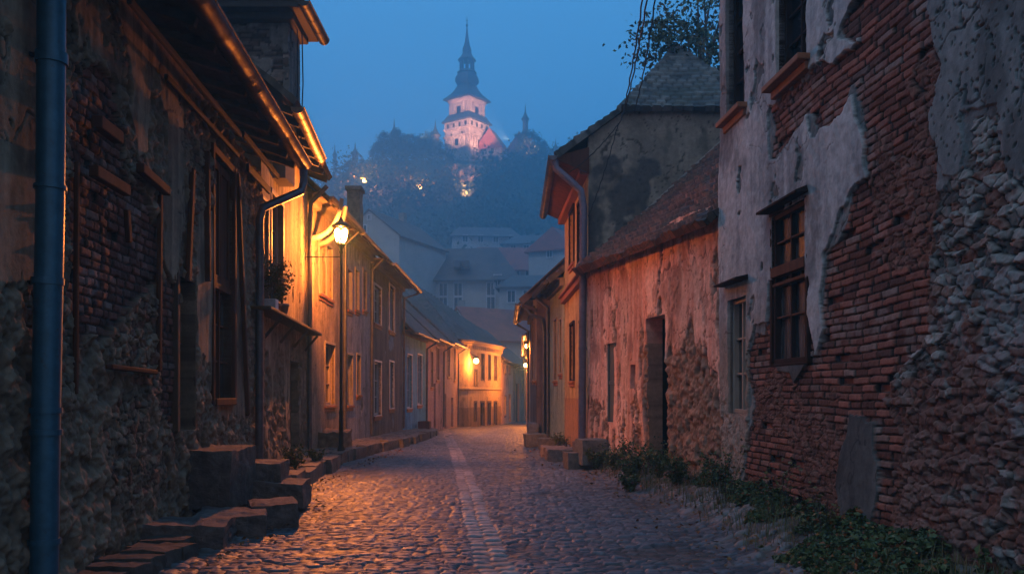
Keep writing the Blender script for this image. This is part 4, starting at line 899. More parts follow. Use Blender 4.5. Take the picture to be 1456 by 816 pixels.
def walllamp(loc, label, e, size=.14, arm=None):
    x, y, z = loc; t_ = thing('wall_lamp', label, 'street lamp', (x, y, z))
    MB().lathe([(.0, -size), (size * .7, -size * .7), (size, 0), (size * .7, size * .7), (0, size)], loc, 12).build('globe', BULBF, t_)
    MB().lathe([(size * 1.3, size * .85), (size * .8, size * 1.4), (.02, size * 1.6)], loc, 12).build('shade', IRON, t_)
    if arm: MB().tube([(x, y, z + size * 1.6), (x + arm[0] * .5, y + arm[1] * .5, z + .45), (x + arm[0], y + arm[1], z + .3)], .025, 6).build('bracket_arm', IRON, t_)
    o = spot_or_point(t_, (x, y - size * 1.5, z - size * 1.3), e, .05); return t_
p = P(677, 513, 58.2); walllamp(p, 'round glowing wall lamp on the yellow corner house', 520, .19, (-.5, .9))
p = P(749.5, 492, 46); walllamp(p, 'upper of the two glowing lamps at the right end of the street', 500, .13, (.3, .2))
p = P(747.3, 519, 64); walllamp(p, 'lower of the two glowing lamps at the right end of the street', 1500, .15, (.3, .2))

# ------------------------------------------------------------------ VEGETATION
def leafmesh(name, P0, size, parent=None, c0=(.03, .06, .02), c1=(.09, .14, .05), seed=0, flat=.0, reds=0., mat=None):
    rng = np.random.default_rng(seed); n = len(P0); P0 = np.asarray(P0)
    a = rng.normal(size=(n, 3)); a /= np.linalg.norm(a, axis=1, keepdims=True); b = rng.normal(size=(n, 3))
    if flat: a[:, 2] *= (1 - flat); b[:, 2] *= (1 - flat)
    a /= np.linalg.norm(a, axis=1, keepdims=True); b -= (a * b).sum(1, keepdims=True) * a; b /= np.linalg.norm(b, axis=1, keepdims=True)
    nn = np.cross(a, b); s = size * rng.uniform(.6, 1.3, (n, 1))
    v = np.stack([P0 - a * s * .5, P0 - a * s * .05 + b * s * .36 + nn * s * .1, P0 + a * s * .6, P0 - a * s * .05 - b * s * .36 + nn * s * .1], 1).reshape(-1, 3)
    i = np.arange(n) * 4; Fq = np.concatenate([np.stack([i, i + 1, i + 2], -1), np.stack([i, i + 2, i + 3], -1)])
    t = rng.random(n)[:, None]; c = np.array(c0) * (1 - t) + np.array(c1) * t
    if reds: k = rng.random(n) < reds; c[k] = np.array([.22, .08, .03]) * rng.uniform(.5, 1.2, (k.sum(), 1))
    return mkmesh(name, v, Fq, mat or LEAF, parent, np.repeat(c, 4, 0))
def clumps(rng, centers, rad, per, squash=1.):
    out = []
    for c in centers:
        q = rng.normal(size=(per, 3)) * np.array([1, 1, squash]) * rad * .5; out.append(np.array(c) + q)
    return np.concatenate(out)
# ground ivy, lower right (nobody could count it)
rng = np.random.default_rng(1); n = 60000
yy = rng.uniform(5.0, 13.4, n); wallx = 3.94 - .07 * yy; xl = np.interp(yy, [5, 7.8, 9.5, 12, 13.4], [2.5, 2.4, 2.45, 2.6, 2.75]); tt = rng.random(n)
xx = xl + (wallx - .05 - xl) * tt; nn_ = fbm(xx * 1.8, yy * 1.8, 4, 301); k = (nn_ > .5 - .13 * tt) & (nn_ + .35 * tt > .62); xx, yy, tt = xx[k][:18000], yy[k][:18000], tt[k][:18000]
hh = (.03 + .3 * tt ** 1.5 * fbm(xx * 3, yy * 3, 3, 302)) * rng.random(len(xx)) ** .5
zz = bank(xx, yy) + sz(yy) + hh + .02
tag(leafmesh('ground_ivy', np.stack([xx, yy, zz], -1), .06, None, (.02, .05, .022), (.09, .13, .045), 2, .35, .09), 'dense low ivy and weeds covering the bank below the brick wall', 'ivy', kind='stuff')
rng = np.random.default_rng(31); n = 5200; yy = rng.uniform(5.5, 20, n); wx = np.where(yy < 12.6, 3.94 - .07 * yy, 5.34 - .182 * yy); tt = rng.random(n) ** .7; xx = xr(yy) + .1 + (wx - .05 - xr(yy)) * tt
k = fbm(xx * 2.3, yy * 2.3, 3, 303) > .47; xx, yy = xx[k], yy[k]; n = len(xx); zz = bank(xx, yy) + sz(yy); aa = rng.uniform(0, 6.28, n); hb = rng.uniform(.06, .24, n); le = rng.uniform(.02, .12, n)
b0 = np.stack([xx, yy, zz], -1); sd2 = np.stack([-np.sin(aa), np.cos(aa), aa * 0], -1) * .004; tip = b0 + np.stack([np.cos(aa) * le, np.sin(aa) * le, hb], -1); md2 = b0 + np.stack([np.cos(aa) * le * .3, np.sin(aa) * le * .3, hb * .6], -1)
vv = np.stack([b0 - sd2, b0 + sd2, md2 + sd2 * .8, tip, md2 - sd2 * .8], 1).reshape(-1, 3); ii = np.arange(n) * 5
ff = np.concatenate([np.stack([ii, ii + 1, ii + 2], -1), np.stack([ii, ii + 2, ii + 4], -1), np.stack([ii + 4, ii + 2, ii + 3], -1)]); t_ = rng.random((n, 1)); cg = np.array([.05, .08, .025]) * (1 - t_) + np.array([.17, .13, .06]) * t_
tag(mkmesh('grass', vv, ff, LEAF, None, np.repeat(cg, 5, 0)), 'thin green and straw coloured grass blades along the right bank', 'grass', kind='stuff')
# weeds: separate clumps
wp = [(2.55, 13.6, .5), (2.45, 14.6, .6), (2.1, 15.4, .5), (2.3, 16.0, .7), (2.0, 17.0, .55), (1.75, 17.9, .45), (1.35, 24.3, .5), (-3.95, 16.0, .45), (-3.85, 17.3, .3), (2.95, 12.4, .6), (1.9, 14.2, .3)]
wl = ['by the corner of the brick house', 'low by the pink wall nearest the brick house', 'in front of the pink wall on the bank', 'tallest against the cottage door', 'left of the cottage door', 'beside the stone step block', 'on the stone platform before the ochre house', 'on the left pavement by the downpipe', 'small tuft on the left kerb', 'at the end of the brick wall', 'small, out on the dirt bank']
for i, ((x, y, h), l) in enumerate(zip(wp, wl)):
    g = sg(x, y) + (.22 if x < 0 else 0); t_ = thing('weed', 'leafy green weed ' + l, 'plant', (x, y, g), 'weeds along the walls')
    rng = np.random.default_rng(40 + i); m = MB(); tips = []
    for k in range(11):
        a = rng.uniform(0, 6.28); L = h * rng.uniform(.5, 1); q = [(x, y, g - .03), (x + .25 * L * math.cos(a), y + .25 * L * math.sin(a), g + .55 * L), (x + .55 * L * math.cos(a), y + .55 * L * math.sin(a), g + .85 * L)]
        m.tube(q, [.006, .004, .002], 4, False); tips += [np.array(q[1]) * (1 - s_) + np.array(q[2]) * s_ for s_ in (0, .3, .6, 1)] + [np.array(q[0]) * .5 + np.array(q[1]) * .5]
    m.build('stem', TERR, t_); leafmesh('foliage', clumps(rng, tips, h * .2, 14), .05, t_, (.03, .06, .018), (.1, .13, .045), i, .2, .05)
for i, (x, y, h, l) in enumerate([(2.72, 11.2, .75, 'beneath the small shuttered window'), (2.9, 9.6, .6, 'rising from the ivy below the brick wall'), (2.95, 8.3, .5, 'in the ivy nearest the lower right corner'), (1.9, 18.3, .6, 'by the pink wall near the step block')]):
    g = sg(x, y); t_ = thing('weed', 'tall thin stalks with seed heads ' + l, 'plant', (x, y, g), 'weeds along the walls'); rng = np.random.default_rng(70 + i)
    for k in range(9):
        a = rng.uniform(0, 6.28); r_ = rng.uniform(0, .16); q0 = np.array([x + r_ * math.cos(a), y + r_ * math.sin(a), g - .03]); L = h * rng.uniform(.5, 1); q1 = q0 + [.12 * L * math.cos(a), .12 * L * math.sin(a), L * .6]; q2 = q0 + [.35 * L * math.cos(a), .35 * L * math.sin(a), L]
        MB().tube([q0, q1, q2], [.006, .004, .002], 4, False).build('stem', BARK if k % 2 else TERR, t_)
        if k % 3 == 0: leafmesh('foliage', clumps(rng, [q1, (q1 + q2) / 2, q2], .1, 9), .045, t_, (.06, .07, .02), (.16, .13, .05), k, .2, .15)
# fallen leaves
rng = np.random.default_rng(5); n = 1500
yy = rng.uniform(7.2, 26, n); side = rng.random(n); xx = np.where(side < .75, xr(yy) + rng.normal(.15, .4, n), np.where(yy < 13, -2.9, -3.45) + np.abs(rng.normal(0, .25, n)))
zz = bank(xx, yy) + sz(yy) + .06
tag(leafmesh('fallen_leaves', np.stack([xx, yy, zz], -1), .06, None, (.10, .05, .02), (.24, .12, .04), 6, .85, .3), 'scattered brown leaves along the street edges', 'leaves', kind='stuff')
# pots on the ledge
def pot(px, label, r, h, mat, fol, seed, square=False):
    u = WB.u(px); x, y, z = WB.pt(u, .2, 3.04); t_ = thing('flower_pot', label, 'flower pot', (x, y, z))
    m = MB()
    if square: m.box(x - r, x + r, y - r, y + r, z, z + h); m.build('pot', mat, t_, .01)
    else: m.lathe([(r * .7, 0), (r, h * .85), (r * 1.12, h * .86), (r * 1.12, h), (r * .95, h)], (x, y, z), 16); m.build('pot', mat, t_)
    rng = np.random.default_rng(seed); m = MB(); tips = []
    for k in range(14):
        a = rng.uniform(0, 6.28); L = fol * rng.uniform(.5, 1.05); sp = rng.uniform(.15, .5); q = [(x, y, z + h - .02), (x + sp * .4 * L * math.cos(a), y + sp * .4 * L * math.sin(a), z + h + L * .6), (x + sp * L * math.cos(a), y + sp * L * math.sin(a), z + h + L)]
        m.tube(q, [.006, .004, .003], 4, False); tips += [np.array(q[1]) * (1 - s_) + np.array(q[2]) * s_ for s_ in (0, .35, .7, 1)]
    m.build('stem', BARK, t_); leafmesh('foliage', clumps(rng, tips, .09, 9), .055, t_, (.05, .07, .02), (.14, .13, .04), seed, .1, .1)
pot(369, 'white box pot with tall thin plant on the wooden ledge', .1, .2, WHITEP, .7, 1, True)
pot(385, 'round grey clay pot with bushy plant, right one on the wooden ledge', .13, .22, POT, .62, 2)
pot(377, 'small clay pot between the white box pot and the round pot', .08, .15, TERRA, .35, 3)
# trees
def tree(label, base, H, R0, group=None, seed=0, leaf=.12, nc=60, per=120, c0=(.03, .05, .02), c1=(.08, .11, .04), squash=.8, trunkfrac=.4, name='tree'):
    rng = np.random.default_rng(seed); base = np.array(base, float); t_ = thing(name, label, 'tree', tuple(base), group)
    m = MB(); top = base + np.array([0, 0, H * .75]); m.tube([base - [0, 0, .3], base + [0, 0, H * .35], top], [H * .03, H * .022, H * .008], 8)
    cs = []; cen = base + np.array([0, 0, H * (trunkfrac + (1 - trunkfrac) * .5)])
    for k in range(nc):
        v = rng.normal(size=3); v /= np.linalg.norm(v); r = rng.uniform(.35, 1) ** .6
        c = cen + v * r * np.array([R0, R0, H * (1 - trunkfrac) * .5]); cs.append(c)
        if k % 4 == 0: s0 = base + [0, 0, H * rng.uniform(.25, .6)]; m.tube([s0, (s0 + c) / 2 + rng.normal(size=3) * R0 * .06, c], [H * .012, H * .007, H * .002], 5, False)
    m.build('trunk', BARK, t_); leafmesh('crown', clumps(rng, cs, R0 * .3, per, squash), leaf, t_, c0, c1, seed)
    return t_
def copytree(o, loc, s, rz, label, group):
    r = o.copy(); col.objects.link(r); r.location = loc; r.scale = (s, s, s * random.uniform(.9, 1.15)); r.rotation_euler = (0, 0, rz); r['label'] = label
    if group: r['group'] = group
    for ch_ in list(o.children): c = ch_.copy(); col.objects.link(c); c.parent = r
    return r
tree('leafy tree showing above the slate gable at upper right', (5.9, 27.5, 7.3), 7.6, 1.75, None, 11, .14, 46, 60, (.03, .06, .02), (.09, .13, .05), 1., .28)
tv = thing('creeper', 'dark creeper growing over the top of the slate gable roof', 'creeper', (4.2, 21.8, 10.3))
rng = np.random.default_rng(8); leafmesh('foliage', clumps(rng, [(4.0 + rng.normal() * .55, 22 + rng.normal() * .2, 10.35 + rng.normal() * .15) for i in range(24)], .5, 45), .11, tv, (.02, .04, .02), (.06, .09, .03), 9)
# hill
def onhill(px, py, off=0):
    """where the line of sight meets the hill"""
    for Y in np.arange(100, 330, 1.0):
        p_ = P(px, py, Y)
        if p_.z - off < float(terrain(np.array(p_.x), np.array(float(Y)))): return p_
    p_ = P(px, py, 300); return p_
def gz_(x, y): return float(terrain(np.array(float(x)), np.array(float(y))))
Ht = 13
t0 = None
TL = [(478, 288, 8), (497, 290, 12), (515, 288, 10), (535, 292, 12), (549, 288, 17), (566, 284, 14), (580, 288, 18), (597, 290, 16), (610, 286, 15), (622, 288, 13), (735, 284, 13), (752, 282, 17), (764, 286, 15), (776, 288, 12), (795, 290, 12), (812, 290, 14), (640, 282, 8), (705, 278, 7), (690, 280, 7)]
LB = ['short tree at the left end of the castle hill skyline', 'tree just right of the leftmost turret on the hill', 'rounded low tree left on the hill skyline', 'low tree before the tall trees left of the church tower', 'tall tree left of the slim turret on the hill', 'tree right behind the slim turret on the hill',
      'tallest tree left of the church tower', 'bushy tree between the tallest tree and the near turret', 'tree beside the turret nearest the church tower', 'tree close to the left wall of the church tower', 'tree behind the red chapel roof', 'tall tree right of the church by the thin spire', 'tree crown spreading right of the thin spire',
      'bare looking low tree right of the thin spire', 'tree near the pointed turret at the right of the hill', 'tree at the right end of the hill skyline', 'bush below the church tower', 'bush below the red chapel', 'bush between tower and red chapel']
for i, ((px, Y, H), l) in enumerate(zip(TL, LB)):
    x = (px - CX) / F * Y; H = H * ((.48 + .09 * (i % 3)) if (540 < px < 625 or 740 < px < 770) else (.26 + .1 * (i % 2)) if px < 530 else .4 + .1 * (i % 2)); loc = (x, Y, gz_(x, Y) - .5)
    if i % 4 == 0: t0 = tree(l, loc, 13, 5, 'trees on the castle hill', 100 + i, .62, 46, 70, (.02, .035, .02), (.05, .07, .035), .9, .12); t0.scale = (H / 13,) * 3; base_t = t0
    else: copytree(base_t, loc, H / 13, i * 1.3, l, 'trees on the castle hill')
rng = np.random.default_rng(77); n = 1500
cx_ = rng.uniform(-75, 70, n); cy_ = rng.uniform(135, 276, n); cz_ = terrain(cx_, cy_) + rng.uniform(.5, 4.0, n)
k = ~((np.abs(cx_ - (660 - CX) / F * cy_) < 3.2 + 3.5 * (rng.random(n) - .5)) & (cy_ > 224)) & ~((cx_ > -34) & (cx_ < 0) & (cy_ > 256) & (rng.random(n) < .6)); cx_, cy_, cz_ = cx_[k], cy_[k], cz_[k]
k = ~((cx_ < -36) & (cy_ > 256)); cx_, cy_, cz_ = cx_[k], cy_[k], cz_[k]
pts = clumps(rng, np.stack([cx_, cy_, cz_], -1), 4.6, 62, .8)
tag(leafmesh('hillside_wood', pts, .85, None, (.018, .035, .018), (.05, .07, .035), 78), 'dark woods covering the slope below the castle church', 'woods', kind='stuff')

# ------------------------------------------------------------------ CASTLE HILL BUILDINGS
TYc = 292.0; k_ = TYc / F
def zc(y): return CH + (HZ - y) * k_
def hx(px): return px * k_
tw = thing('church_tower', 'floodlit square church tower with dark tiered baroque spire on the hill', 'tower', (-15, TYc, zc(232)))
cxx = (664 - CX) * k_; c3 = (cxx, TYc, 0); rot = math.radians(45 - 37 + 180)
s2_ = math.sqrt(2)
def sq(m, prof, rt=rot, n=4): m.lathe([(hx(r), zc(y)) for r, y in prof], c3, n, rt, False)
half = 45 / 2 * s2_   # corner radius in px
m = MB(); sq(m, [(half, 240), (half, 200), (half + .9, 200), (half + .9, 198), (half, 198), (half, 190), (half + .9, 190), (half + .9, 188.5), (half, 188.5), (half, 177)]); m.build('tower_shaft', TOWW, tw)
m = MB(); sq(m, [(half + 4.5, 177.5), (half + 4.5, 176), (half + 1, 173), (half * .86, 166)]); m.build('skirt_roof', SLATE, tw)
m = MB(); sq(m, [(half * .80, 170), (half * .80, 150), (half * .84, 149), (half * .86, 147), (half * .9, 144)]); m.build('belfry', TOWW, tw)
m = MB(); sq(m, [(half + 2.5, 145), (half + 2.5, 143), (half * .93, 140), (half * .72, 135), (half * .55, 129), (half * .44, 123), (half * .40, 120)]); m.build('main_roof', SLATE, tw)
m = MB(); sq(m, [(13, 122), (15.5, 120), (17, 117), (17, 113), (15.5, 109), (12.5, 106), (11.5, 105), (14.5, 104.5), (14, 103), (11, 102.5)], rot, 8); m.build('onion_roof', SLATE, tw)
m = MB(); sq(m, [(10.5, 104), (10.5, 101)], rot, 8)
for q in range(8):
    a = rot + q * math.pi / 4; x, y = cxx + hx(9.2) * math.cos(a), TYc + hx(9.2) * math.sin(a); m.lathe([(hx(1.5), zc(101)), (hx(1.5), zc(87))], (x, y, 0), 6)
sq(m, [(10.5, 88), (10.5, 86)], rot, 8); m.build('open_lantern', SLATE, tw)
m = MB(); sq(m, [(13.2, 87), (13.2, 85.5), (10, 82), (7.5, 79), (6, 75), (6.6, 73), (6.4, 70), (4.6, 66), (3.4, 61), (2.2, 53), (1.2, 44), (.5, 38)], rot, 8); m.build('spire', SLATE, tw)
m = MB(); m.lathe([(0, zc(39.5)), (hx(1.9), zc(37.5)), (hx(1.9), zc(36)), (0, zc(34))], c3, 8); m.lathe([(hx(.45), zc(35)), (hx(.4), zc(25))], c3, 5); m.box(cxx - hx(1.6), cxx + hx(1.6), TYc - .1, TYc + .1, zc(30), zc(29)); m.build('finial', IRON, tw)
m = MB(); mf_ = MB()   # windows, clock discs and pilasters on the two visible faces
for f_ in (0, 1):
    aN = rot + math.pi / 4 + {0: 0, 1: math.pi / 2}[f_]
    for q in range(4):
        aN = rot + math.pi / 4 + q * math.pi / 2; Nn = Vector((math.cos(aN), math.sin(aN), 0))
        if Nn.y < -.2: break
for q in range(4):
    aN = rot + math.pi / 4 + q * math.pi / 2; Nn = Vector((math.cos(aN), math.sin(aN), 0))
    if Nn.y > -.2: continue
    ap_ = half / s2_; C0 = Vector((cxx, TYc, 0)); T = Vector((-Nn.y, Nn.x, 0))
    wf = Wall(tuple((C0 + Nn * hx(ap_) - T * hx(ap_))[:2]), tuple((C0 + Nn * hx(ap_) + T * hx(ap_))[:2]), tuple(Nn[:2]))
    for uu in (.14, .38, .62, .86): m.wbox(wf, wf.L * uu - .4, wf.L * uu + .4, -.1, .06, zc(186), zc(180))
    for uu in (.5,): m.wbox(wf, wf.L * uu - .7, wf.L * uu + .7, -.1, .06, zc(212), zc(203))
    for uu in (.05, .22, .36, .64, .78, .95): mf_.wbox(wf, wf.L * uu - .3, wf.L * uu + .3, -.1, .3, zc(232), zc(201))
    for zz in (199, 188.5, 217): mf_.wbox(wf, -.3, wf.L + .3, .02, .5, zc(zz), zc(zz) + .35)
    for uu in (.28, .72): m.wbox(wf, wf.L * uu - .3, wf.L * uu + .3, -.1, .06, zc(198), zc(194))
    wf2 = Wall(tuple((C0 + Nn * hx(ap_ * .8) - T * hx(ap_ * .8))[:2]), tuple((C0 + Nn * hx(ap_ * .8) + T * hx(ap_ * .8))[:2]), tuple(Nn[:2]))
    m.wbox(wf2, wf2.L * .5 - .8, wf2.L * .5 + .8, -.1, .08, zc(166), zc(156)); m.lathe([(0, 0)], (0, 0, 0), 3) if 0 else None
    for uu in (.08, .28, .72, .92): mf_.wbox(wf2, wf2.L * uu - .3, wf2.L * uu + .3, -.1, .2, zc(167), zc(150))
m.each('window', DARK, tw); mf_.each('pilaster', TOWW, tw)
# chapel with red roof
def bghouse(name, label, cat, c, w, d, rz, zb0, ze, zr, wallm, roofm, wins=(), hip=0, over=.5, group=None, chim=None):
    """gabled or hipped house, ridge along local x"""
    h = thing(name, label, cat, (c[0], c[1], zb0), group); M = Matrix.Rotation(rz, 3, 'Z')
    def L(x, y, z): v = M @ Vector((x, y, 0)); return (c[0] + v.x, c[1] + v.y, z)
    a, b_ = w / 2, d / 2; m = MB()
    m.hexa([L(-a, -b_, zb0), L(a, -b_, zb0), L(a, b_, zb0), L(-a, b_, zb0), L(-a, -b_, ze), L(a, -b_, ze), L(a, b_, ze), L(-a, b_, ze)])
    if not hip:
        for s_ in (-1, 1): m.add([L(s_ * a, -b_, ze), L(s_ * a, b_, ze), L(s_ * a, 0, zr - .1), L(s_ * (a - .3), -b_, ze), L(s_ * (a - .3), b_, ze), L(s_ * (a - .3), 0, zr - .1)], [(0, 1, 2), (3, 4, 5), (0, 2, 5, 3), (1, 2, 5, 4)])
    m.build('wall', wallm, h)
    sl_ = (zr - ze) / b_; o_ = over; r_ = a * (1 - hip) if hip else a + over * .5; ax = a + (over if hip else over * .5)
    m = MB(); th = .22
    top = [L(-ax, -b_ - o_, ze - o_ * sl_), L(ax, -b_ - o_, ze - o_ * sl_), L(ax, b_ + o_, ze - o_ * sl_), L(-ax, b_ + o_, ze - o_ * sl_), L(-r_, 0, zr), L(r_, 0, zr)]
    bot = [(p_[0], p_[1], p_[2] - th) for p_ in top]
    fs = [(0, 1, 5, 4), (2, 3, 4, 5), (1, 2, 5), (3, 0, 4)] if hip else [(0, 1, 5, 4), (2, 3, 4, 5)]
    m.add(top + bot, fs + [tuple(i + 6 for i in f[::-1]) for f in fs] + [(0, 1, 7, 6), (1, 2, 8, 7), (2, 3, 9, 8), (3, 0, 6, 9)][:4 if hip else 1] + ([] if hip else [(2, 3, 9, 8), (0, 4, 10, 6), (1, 5, 11, 7), (2, 5, 11, 8), (3, 4, 10, 9)]))
    ro = m.build('roof', roofm, h)
    for (f, u, z, ww, hh_) in wins:
        m = MB(); g = MB()
        if f == 'f': q = lambda x, y, z_: L(x, -b_ - y, z_)
        elif f == 'r': q = lambda x, y, z_: L(a + y, x, z_)
        else: q = lambda x, y, z_: L(-a - y, x, z_)
        def bx(mm, x0, x1, y0, y1, z0, z1): mm.hexa([q(x0, y0, z0), q(x1, y0, z0), q(x1, y1, z0), q(x0, y1, z0), q(x0, y0, z1), q(x1, y0, z1), q(x1, y1, z1), q(x0, y1, z1)])
        x0, x1, z0, z1 = u - ww / 2, u + ww / 2, z, z + hh_; t1 = .12
        bx(m, x0 - t1, x0, -.05, .1, z0 - t1, z1 + t1); bx(m, x1, x1 + t1, -.05, .1, z0 - t1, z1 + t1); bx(m, x0, x1, -.05, .1, z1, z1 + t1); bx(m, x0, x1, -.05, .14, z0 - t1, z0); bx(m, u - .04, u + .04, 0, .07, z0, z1)
        wo_ = m.build('window', WHITEP, h); bx(g, x0, x1, .0, .03, z0, z1); g.build('pane', GLASS, wo_)
    if chim:
        for (x, y, hh_) in chim:
            m = MB(); m.hexa([L(x - .4, y - .4, ze), L(x + .4, y - .4, ze), L(x + .4, y + .4, ze), L(x - .4, y + .4, ze), L(x - .4, y - .4, hh_), L(x + .4, y - .4, hh_), L(x + .4, y + .4, hh_), L(x - .4, y + .4, hh_)])
            m.build('chimney', STUC, ro)
    return h
def X(px, Y): return (px - CX) / F * Y
def Z(py, Y): return CH + (HZ - py) / F * Y
bghouse('chapel', 'small chapel with steep red roof right of the church tower', 'chapel', (X(700, 290), 291), 7.5, 9, R(70), Z(240, 290), Z(211, 290), Z(184, 290), TOWW, REDT, [('l', -1.5, Z(222, 290), 1, 2), ('f', 0, Z(222, 290), 1, 2), ('l', 1.8, Z(222, 290), 1, 2)], hip=.25)
bghouse('chapel', 'dark roofed hall beyond the red chapel on the hill', 'hall', (X(744, 296), 296), 12, 9, R(70), Z(240, 296), Z(222, 296), Z(192, 296), STUC, REDT, [], hip=.3)
def turret(px, Y, ytop, ybody, ybase, wpx, label, name='turret'):
    kk = Y / F; x = X(px, Y); t_ = thing(name, label, 'turret', (x, Y, Z(ybase, Y)), 'small turrets on the castle hill')
    w_ = wpx * kk / 2; m = MB(); zb1, zt1, zp = Z(ybase, Y), Z(ybody, Y), Z(ytop, Y)
    m.lathe([(w_, zb1), (w_, zt1 - .6), (w_ * 1.2, zt1 - .5), (w_ * 1.2, zt1)], (x, Y, 0), 8, .2, False); m.build('shaft', STUC, t_)
    hh_ = zp - zt1; m = MB(); m.lathe([(w_ * 1.55, zt1), (w_ * 1.3, zt1 + hh_ * .06), (w_ * .7, zt1 + hh_ * .25), (w_ * .3, zt1 + hh_ * .45), (.12, zt1 + hh_ * .75), (.05, zp)], (x, Y, 0), 8, .2, False)
    m.lathe([(0, zt1 + hh_ * .72), (.3, zt1 + hh_ * .76), (0, zt1 + hh_ * .8)], (x, Y, 0), 6); m.build('spire', SLATE, t_)
turret(476, 300, 204, 221, 275, 5, 'thin turret farthest left on the hill skyline'); turret(505, 290, 202, 219, 270, 9, 'second turret from the left on the hill skyline')
turret(560.5, 286, 168, 191, 250, 9, 'slim turret rising between trees left of the church'); turret(619, 286, 170, 193, 245, 11, 'turret standing nearest left of the church tower')
turret(747, 286, 148, 170, 215, 8, 'thin spired turret right of the church'); turret(790, 285, 197, 220, 250, 17, 'broad pointed turret at the right end of the hill', 'turret')
# fortress wall and floodlit rock below the tower
def fW(u, z):
    d, c = rubble(u / 6, z / 6, 401, .3, .2, .07, (.2, .17, .13), (.4, .34, .27)); return d * 5, c
WF = Wall((X(590, 266), 267), (X(730, 264), 263), (0, -1))
fwl = thing('fortress_wall', 'floodlit stone fortress wall under the church tower', 'wall', WF.pt(14, 0, Z(258, 266)))
relief('wall', fwl, RELF, WF.a, WF.U, (0, 0, 1), WF.N, axis(0, WF.L, .25), axis(Z(262, 266), Z(237, 266), .25), fW, None, 1.2)
rk_ = thing('rock_face', 'glowing floodlit rock face among the trees below the tower', 'rock', (X(660, 268), 268, Z(285, 268)))
rockmesh([(X(662, 254), 255, Z(262, 254), 4.5, 6, 8, .3), (X(654, 258), 259, Z(247, 258), 5, 6, 4.5, .5), (X(668, 256), 257, Z(250, 256), 3.5, 5, 5, .9), (X(676, 258), 260, Z(240, 258), 5, 4, 2.2, .2), (X(660, 250), 251, Z(274, 250), 2.5, 4, 3.5, .7)], 'rock', relmat('rock_rel', .95, 2, .9, .3, vs=.7, var=(.3, 1.4)), rk_, 1.5, 24, 90, (.3, .24, .18), (.5, .42, .33), fr=.35)
def flood(loc, tgt, e, ang, c=(1, .44, .29), blend=.6, nm='floodlight'):
    t_ = thing('floodlight', nm, 'floodlight', loc); MB().box(loc[0] - .25, loc[0] + .25, loc[1] - .35, loc[1] - .1, loc[2] - .3, loc[2] + .1).build('housing', IRON, t_)
    ld = bpy.data.lights.new('flood', 'SPOT'); ld.energy = e; ld.color = c; ld.spot_size = R(ang); ld.spot_blend = blend; ld.shadow_soft_size = .3
    o = bpy.data.objects.new('flood', ld); col.objects.link(o); o.parent = t_; o.location = (0, 0, .3)
    o.rotation_euler = (Vector(tgt) - Vector(loc)).to_track_quat('-Z', 'Y').to_euler()
tgt = (cxx, TYc, zc(175))
flood((cxx + 14, TYc - 26, zc(232)), tgt, 180000, 40, nm='floodlight aimed at the right face of the church tower')
flood((cxx - 13, TYc - 25, zc(228)), tgt, 85000, 40, nm='floodlight aimed at the left face of the church tower')
flood((cxx + 24, TYc - 20, zc(236)), (X(702, 290), 290, zc(215)), 26000, 60, nm='floodlight aimed at the red chapel')
flood((X(664, 238), 236, Z(280, 236)), (X(659, 254), 254, Z(256, 254)), 90000, 45, c=(1, .40, .18), nm='floodlight aimed at the rock face')
def farlamp(px, py, label, e):
    p_ = onhill(px, py + 10); Y = p_.y - 3; p_ = P(px, py, Y); g = gz_(p_.x, Y); t_ = thing('far_lamp', label, 'street lamp', (p_.x, Y, g))
    MB().tube([(p_.x, Y, g - .5), (p_.x, Y, p_.z - .4)], .09, 6).build('post', IRON, t_); MB().lathe([(0, -.55), (.55, -.3), (.58, .15), (0, .55)], p_, 8).build('globe', BULBF, t_)
    spot_or_point(t_, (p_.x, Y - .9, p_.z), e, .3)
farlamp(518, 257, 'far street lamp glowing left on the hillside above the roofs', 14000); farlamp(597, 266, 'tiny street lamp glowing among the hillside trees', 8000)

# ------------------------------------------------------------------ MISTY HOUSES IN THE VALLEY
HW = plain('pale_house_wall', (.3, .29, .28), (.42, .4, .38), .6, .9)
bghouse('misty_house', 'tall plain gabled house in the mist left of the street axis', 'house', (X(556, 112), 116), 13, 8.5, R(68), -2, Z(335, 110), Z(297, 110), HW, GREYT, [('l', .8, Z(335, 110), .8, 1.3), ('l', 0, Z(312, 110), .4, .5)], chim=[(2, 0, Z(290, 112))], over=.4)
bghouse('misty_house', 'wide hipped house in blue mist at the centre of the valley', 'house', (X(668, 118), 122), 13.5, 10, R(-6), -2, Z(393, 118), Z(346, 118), HW, GREYT,
    [('f', x, Z(z_, 117), 1.0, 1.6) for x in (-5, -3, -1, 3.4, 5.2) for z_ in (420, 440)] + [('f', 4.3, Z(410, 117), .9, 1.7)], hip=.45, over=.7)
dm = thing('roof_dormer', 'pair of small skylight dormers on the misty hipped roof', 'dormer', (X(655, 117), 116, Z(378, 117)))
for px in (650, 662): MB().box(X(px, 117) - .5, X(px, 117) + .5, 116.2, 119.5, Z(381, 117), Z(371, 117)).build('dormer', GREYT, dm, .03)
bghouse('misty_house', 'misty house with long red roof and pale ridge behind the hipped house', 'house', (X(722, 138), 142), 9.5, 9, R(4), 0, Z(378, 136), Z(346, 138), HW, REDT, [('f', 1, Z(395, 136), 1, 1.5), ('f', 3, Z(395, 136), 1, 1.5)], over=.5)
bghouse('misty_house', 'faint house high in the mist below the woods', 'house', (X(688, 172), 176), 13, 8, R(5), 8, Z(334, 172), Z(318, 172), HW, GREYT, [('f', x, Z(343, 171), .9, 1.3) for x in (-4, -1, 2, 5)], hip=.2)
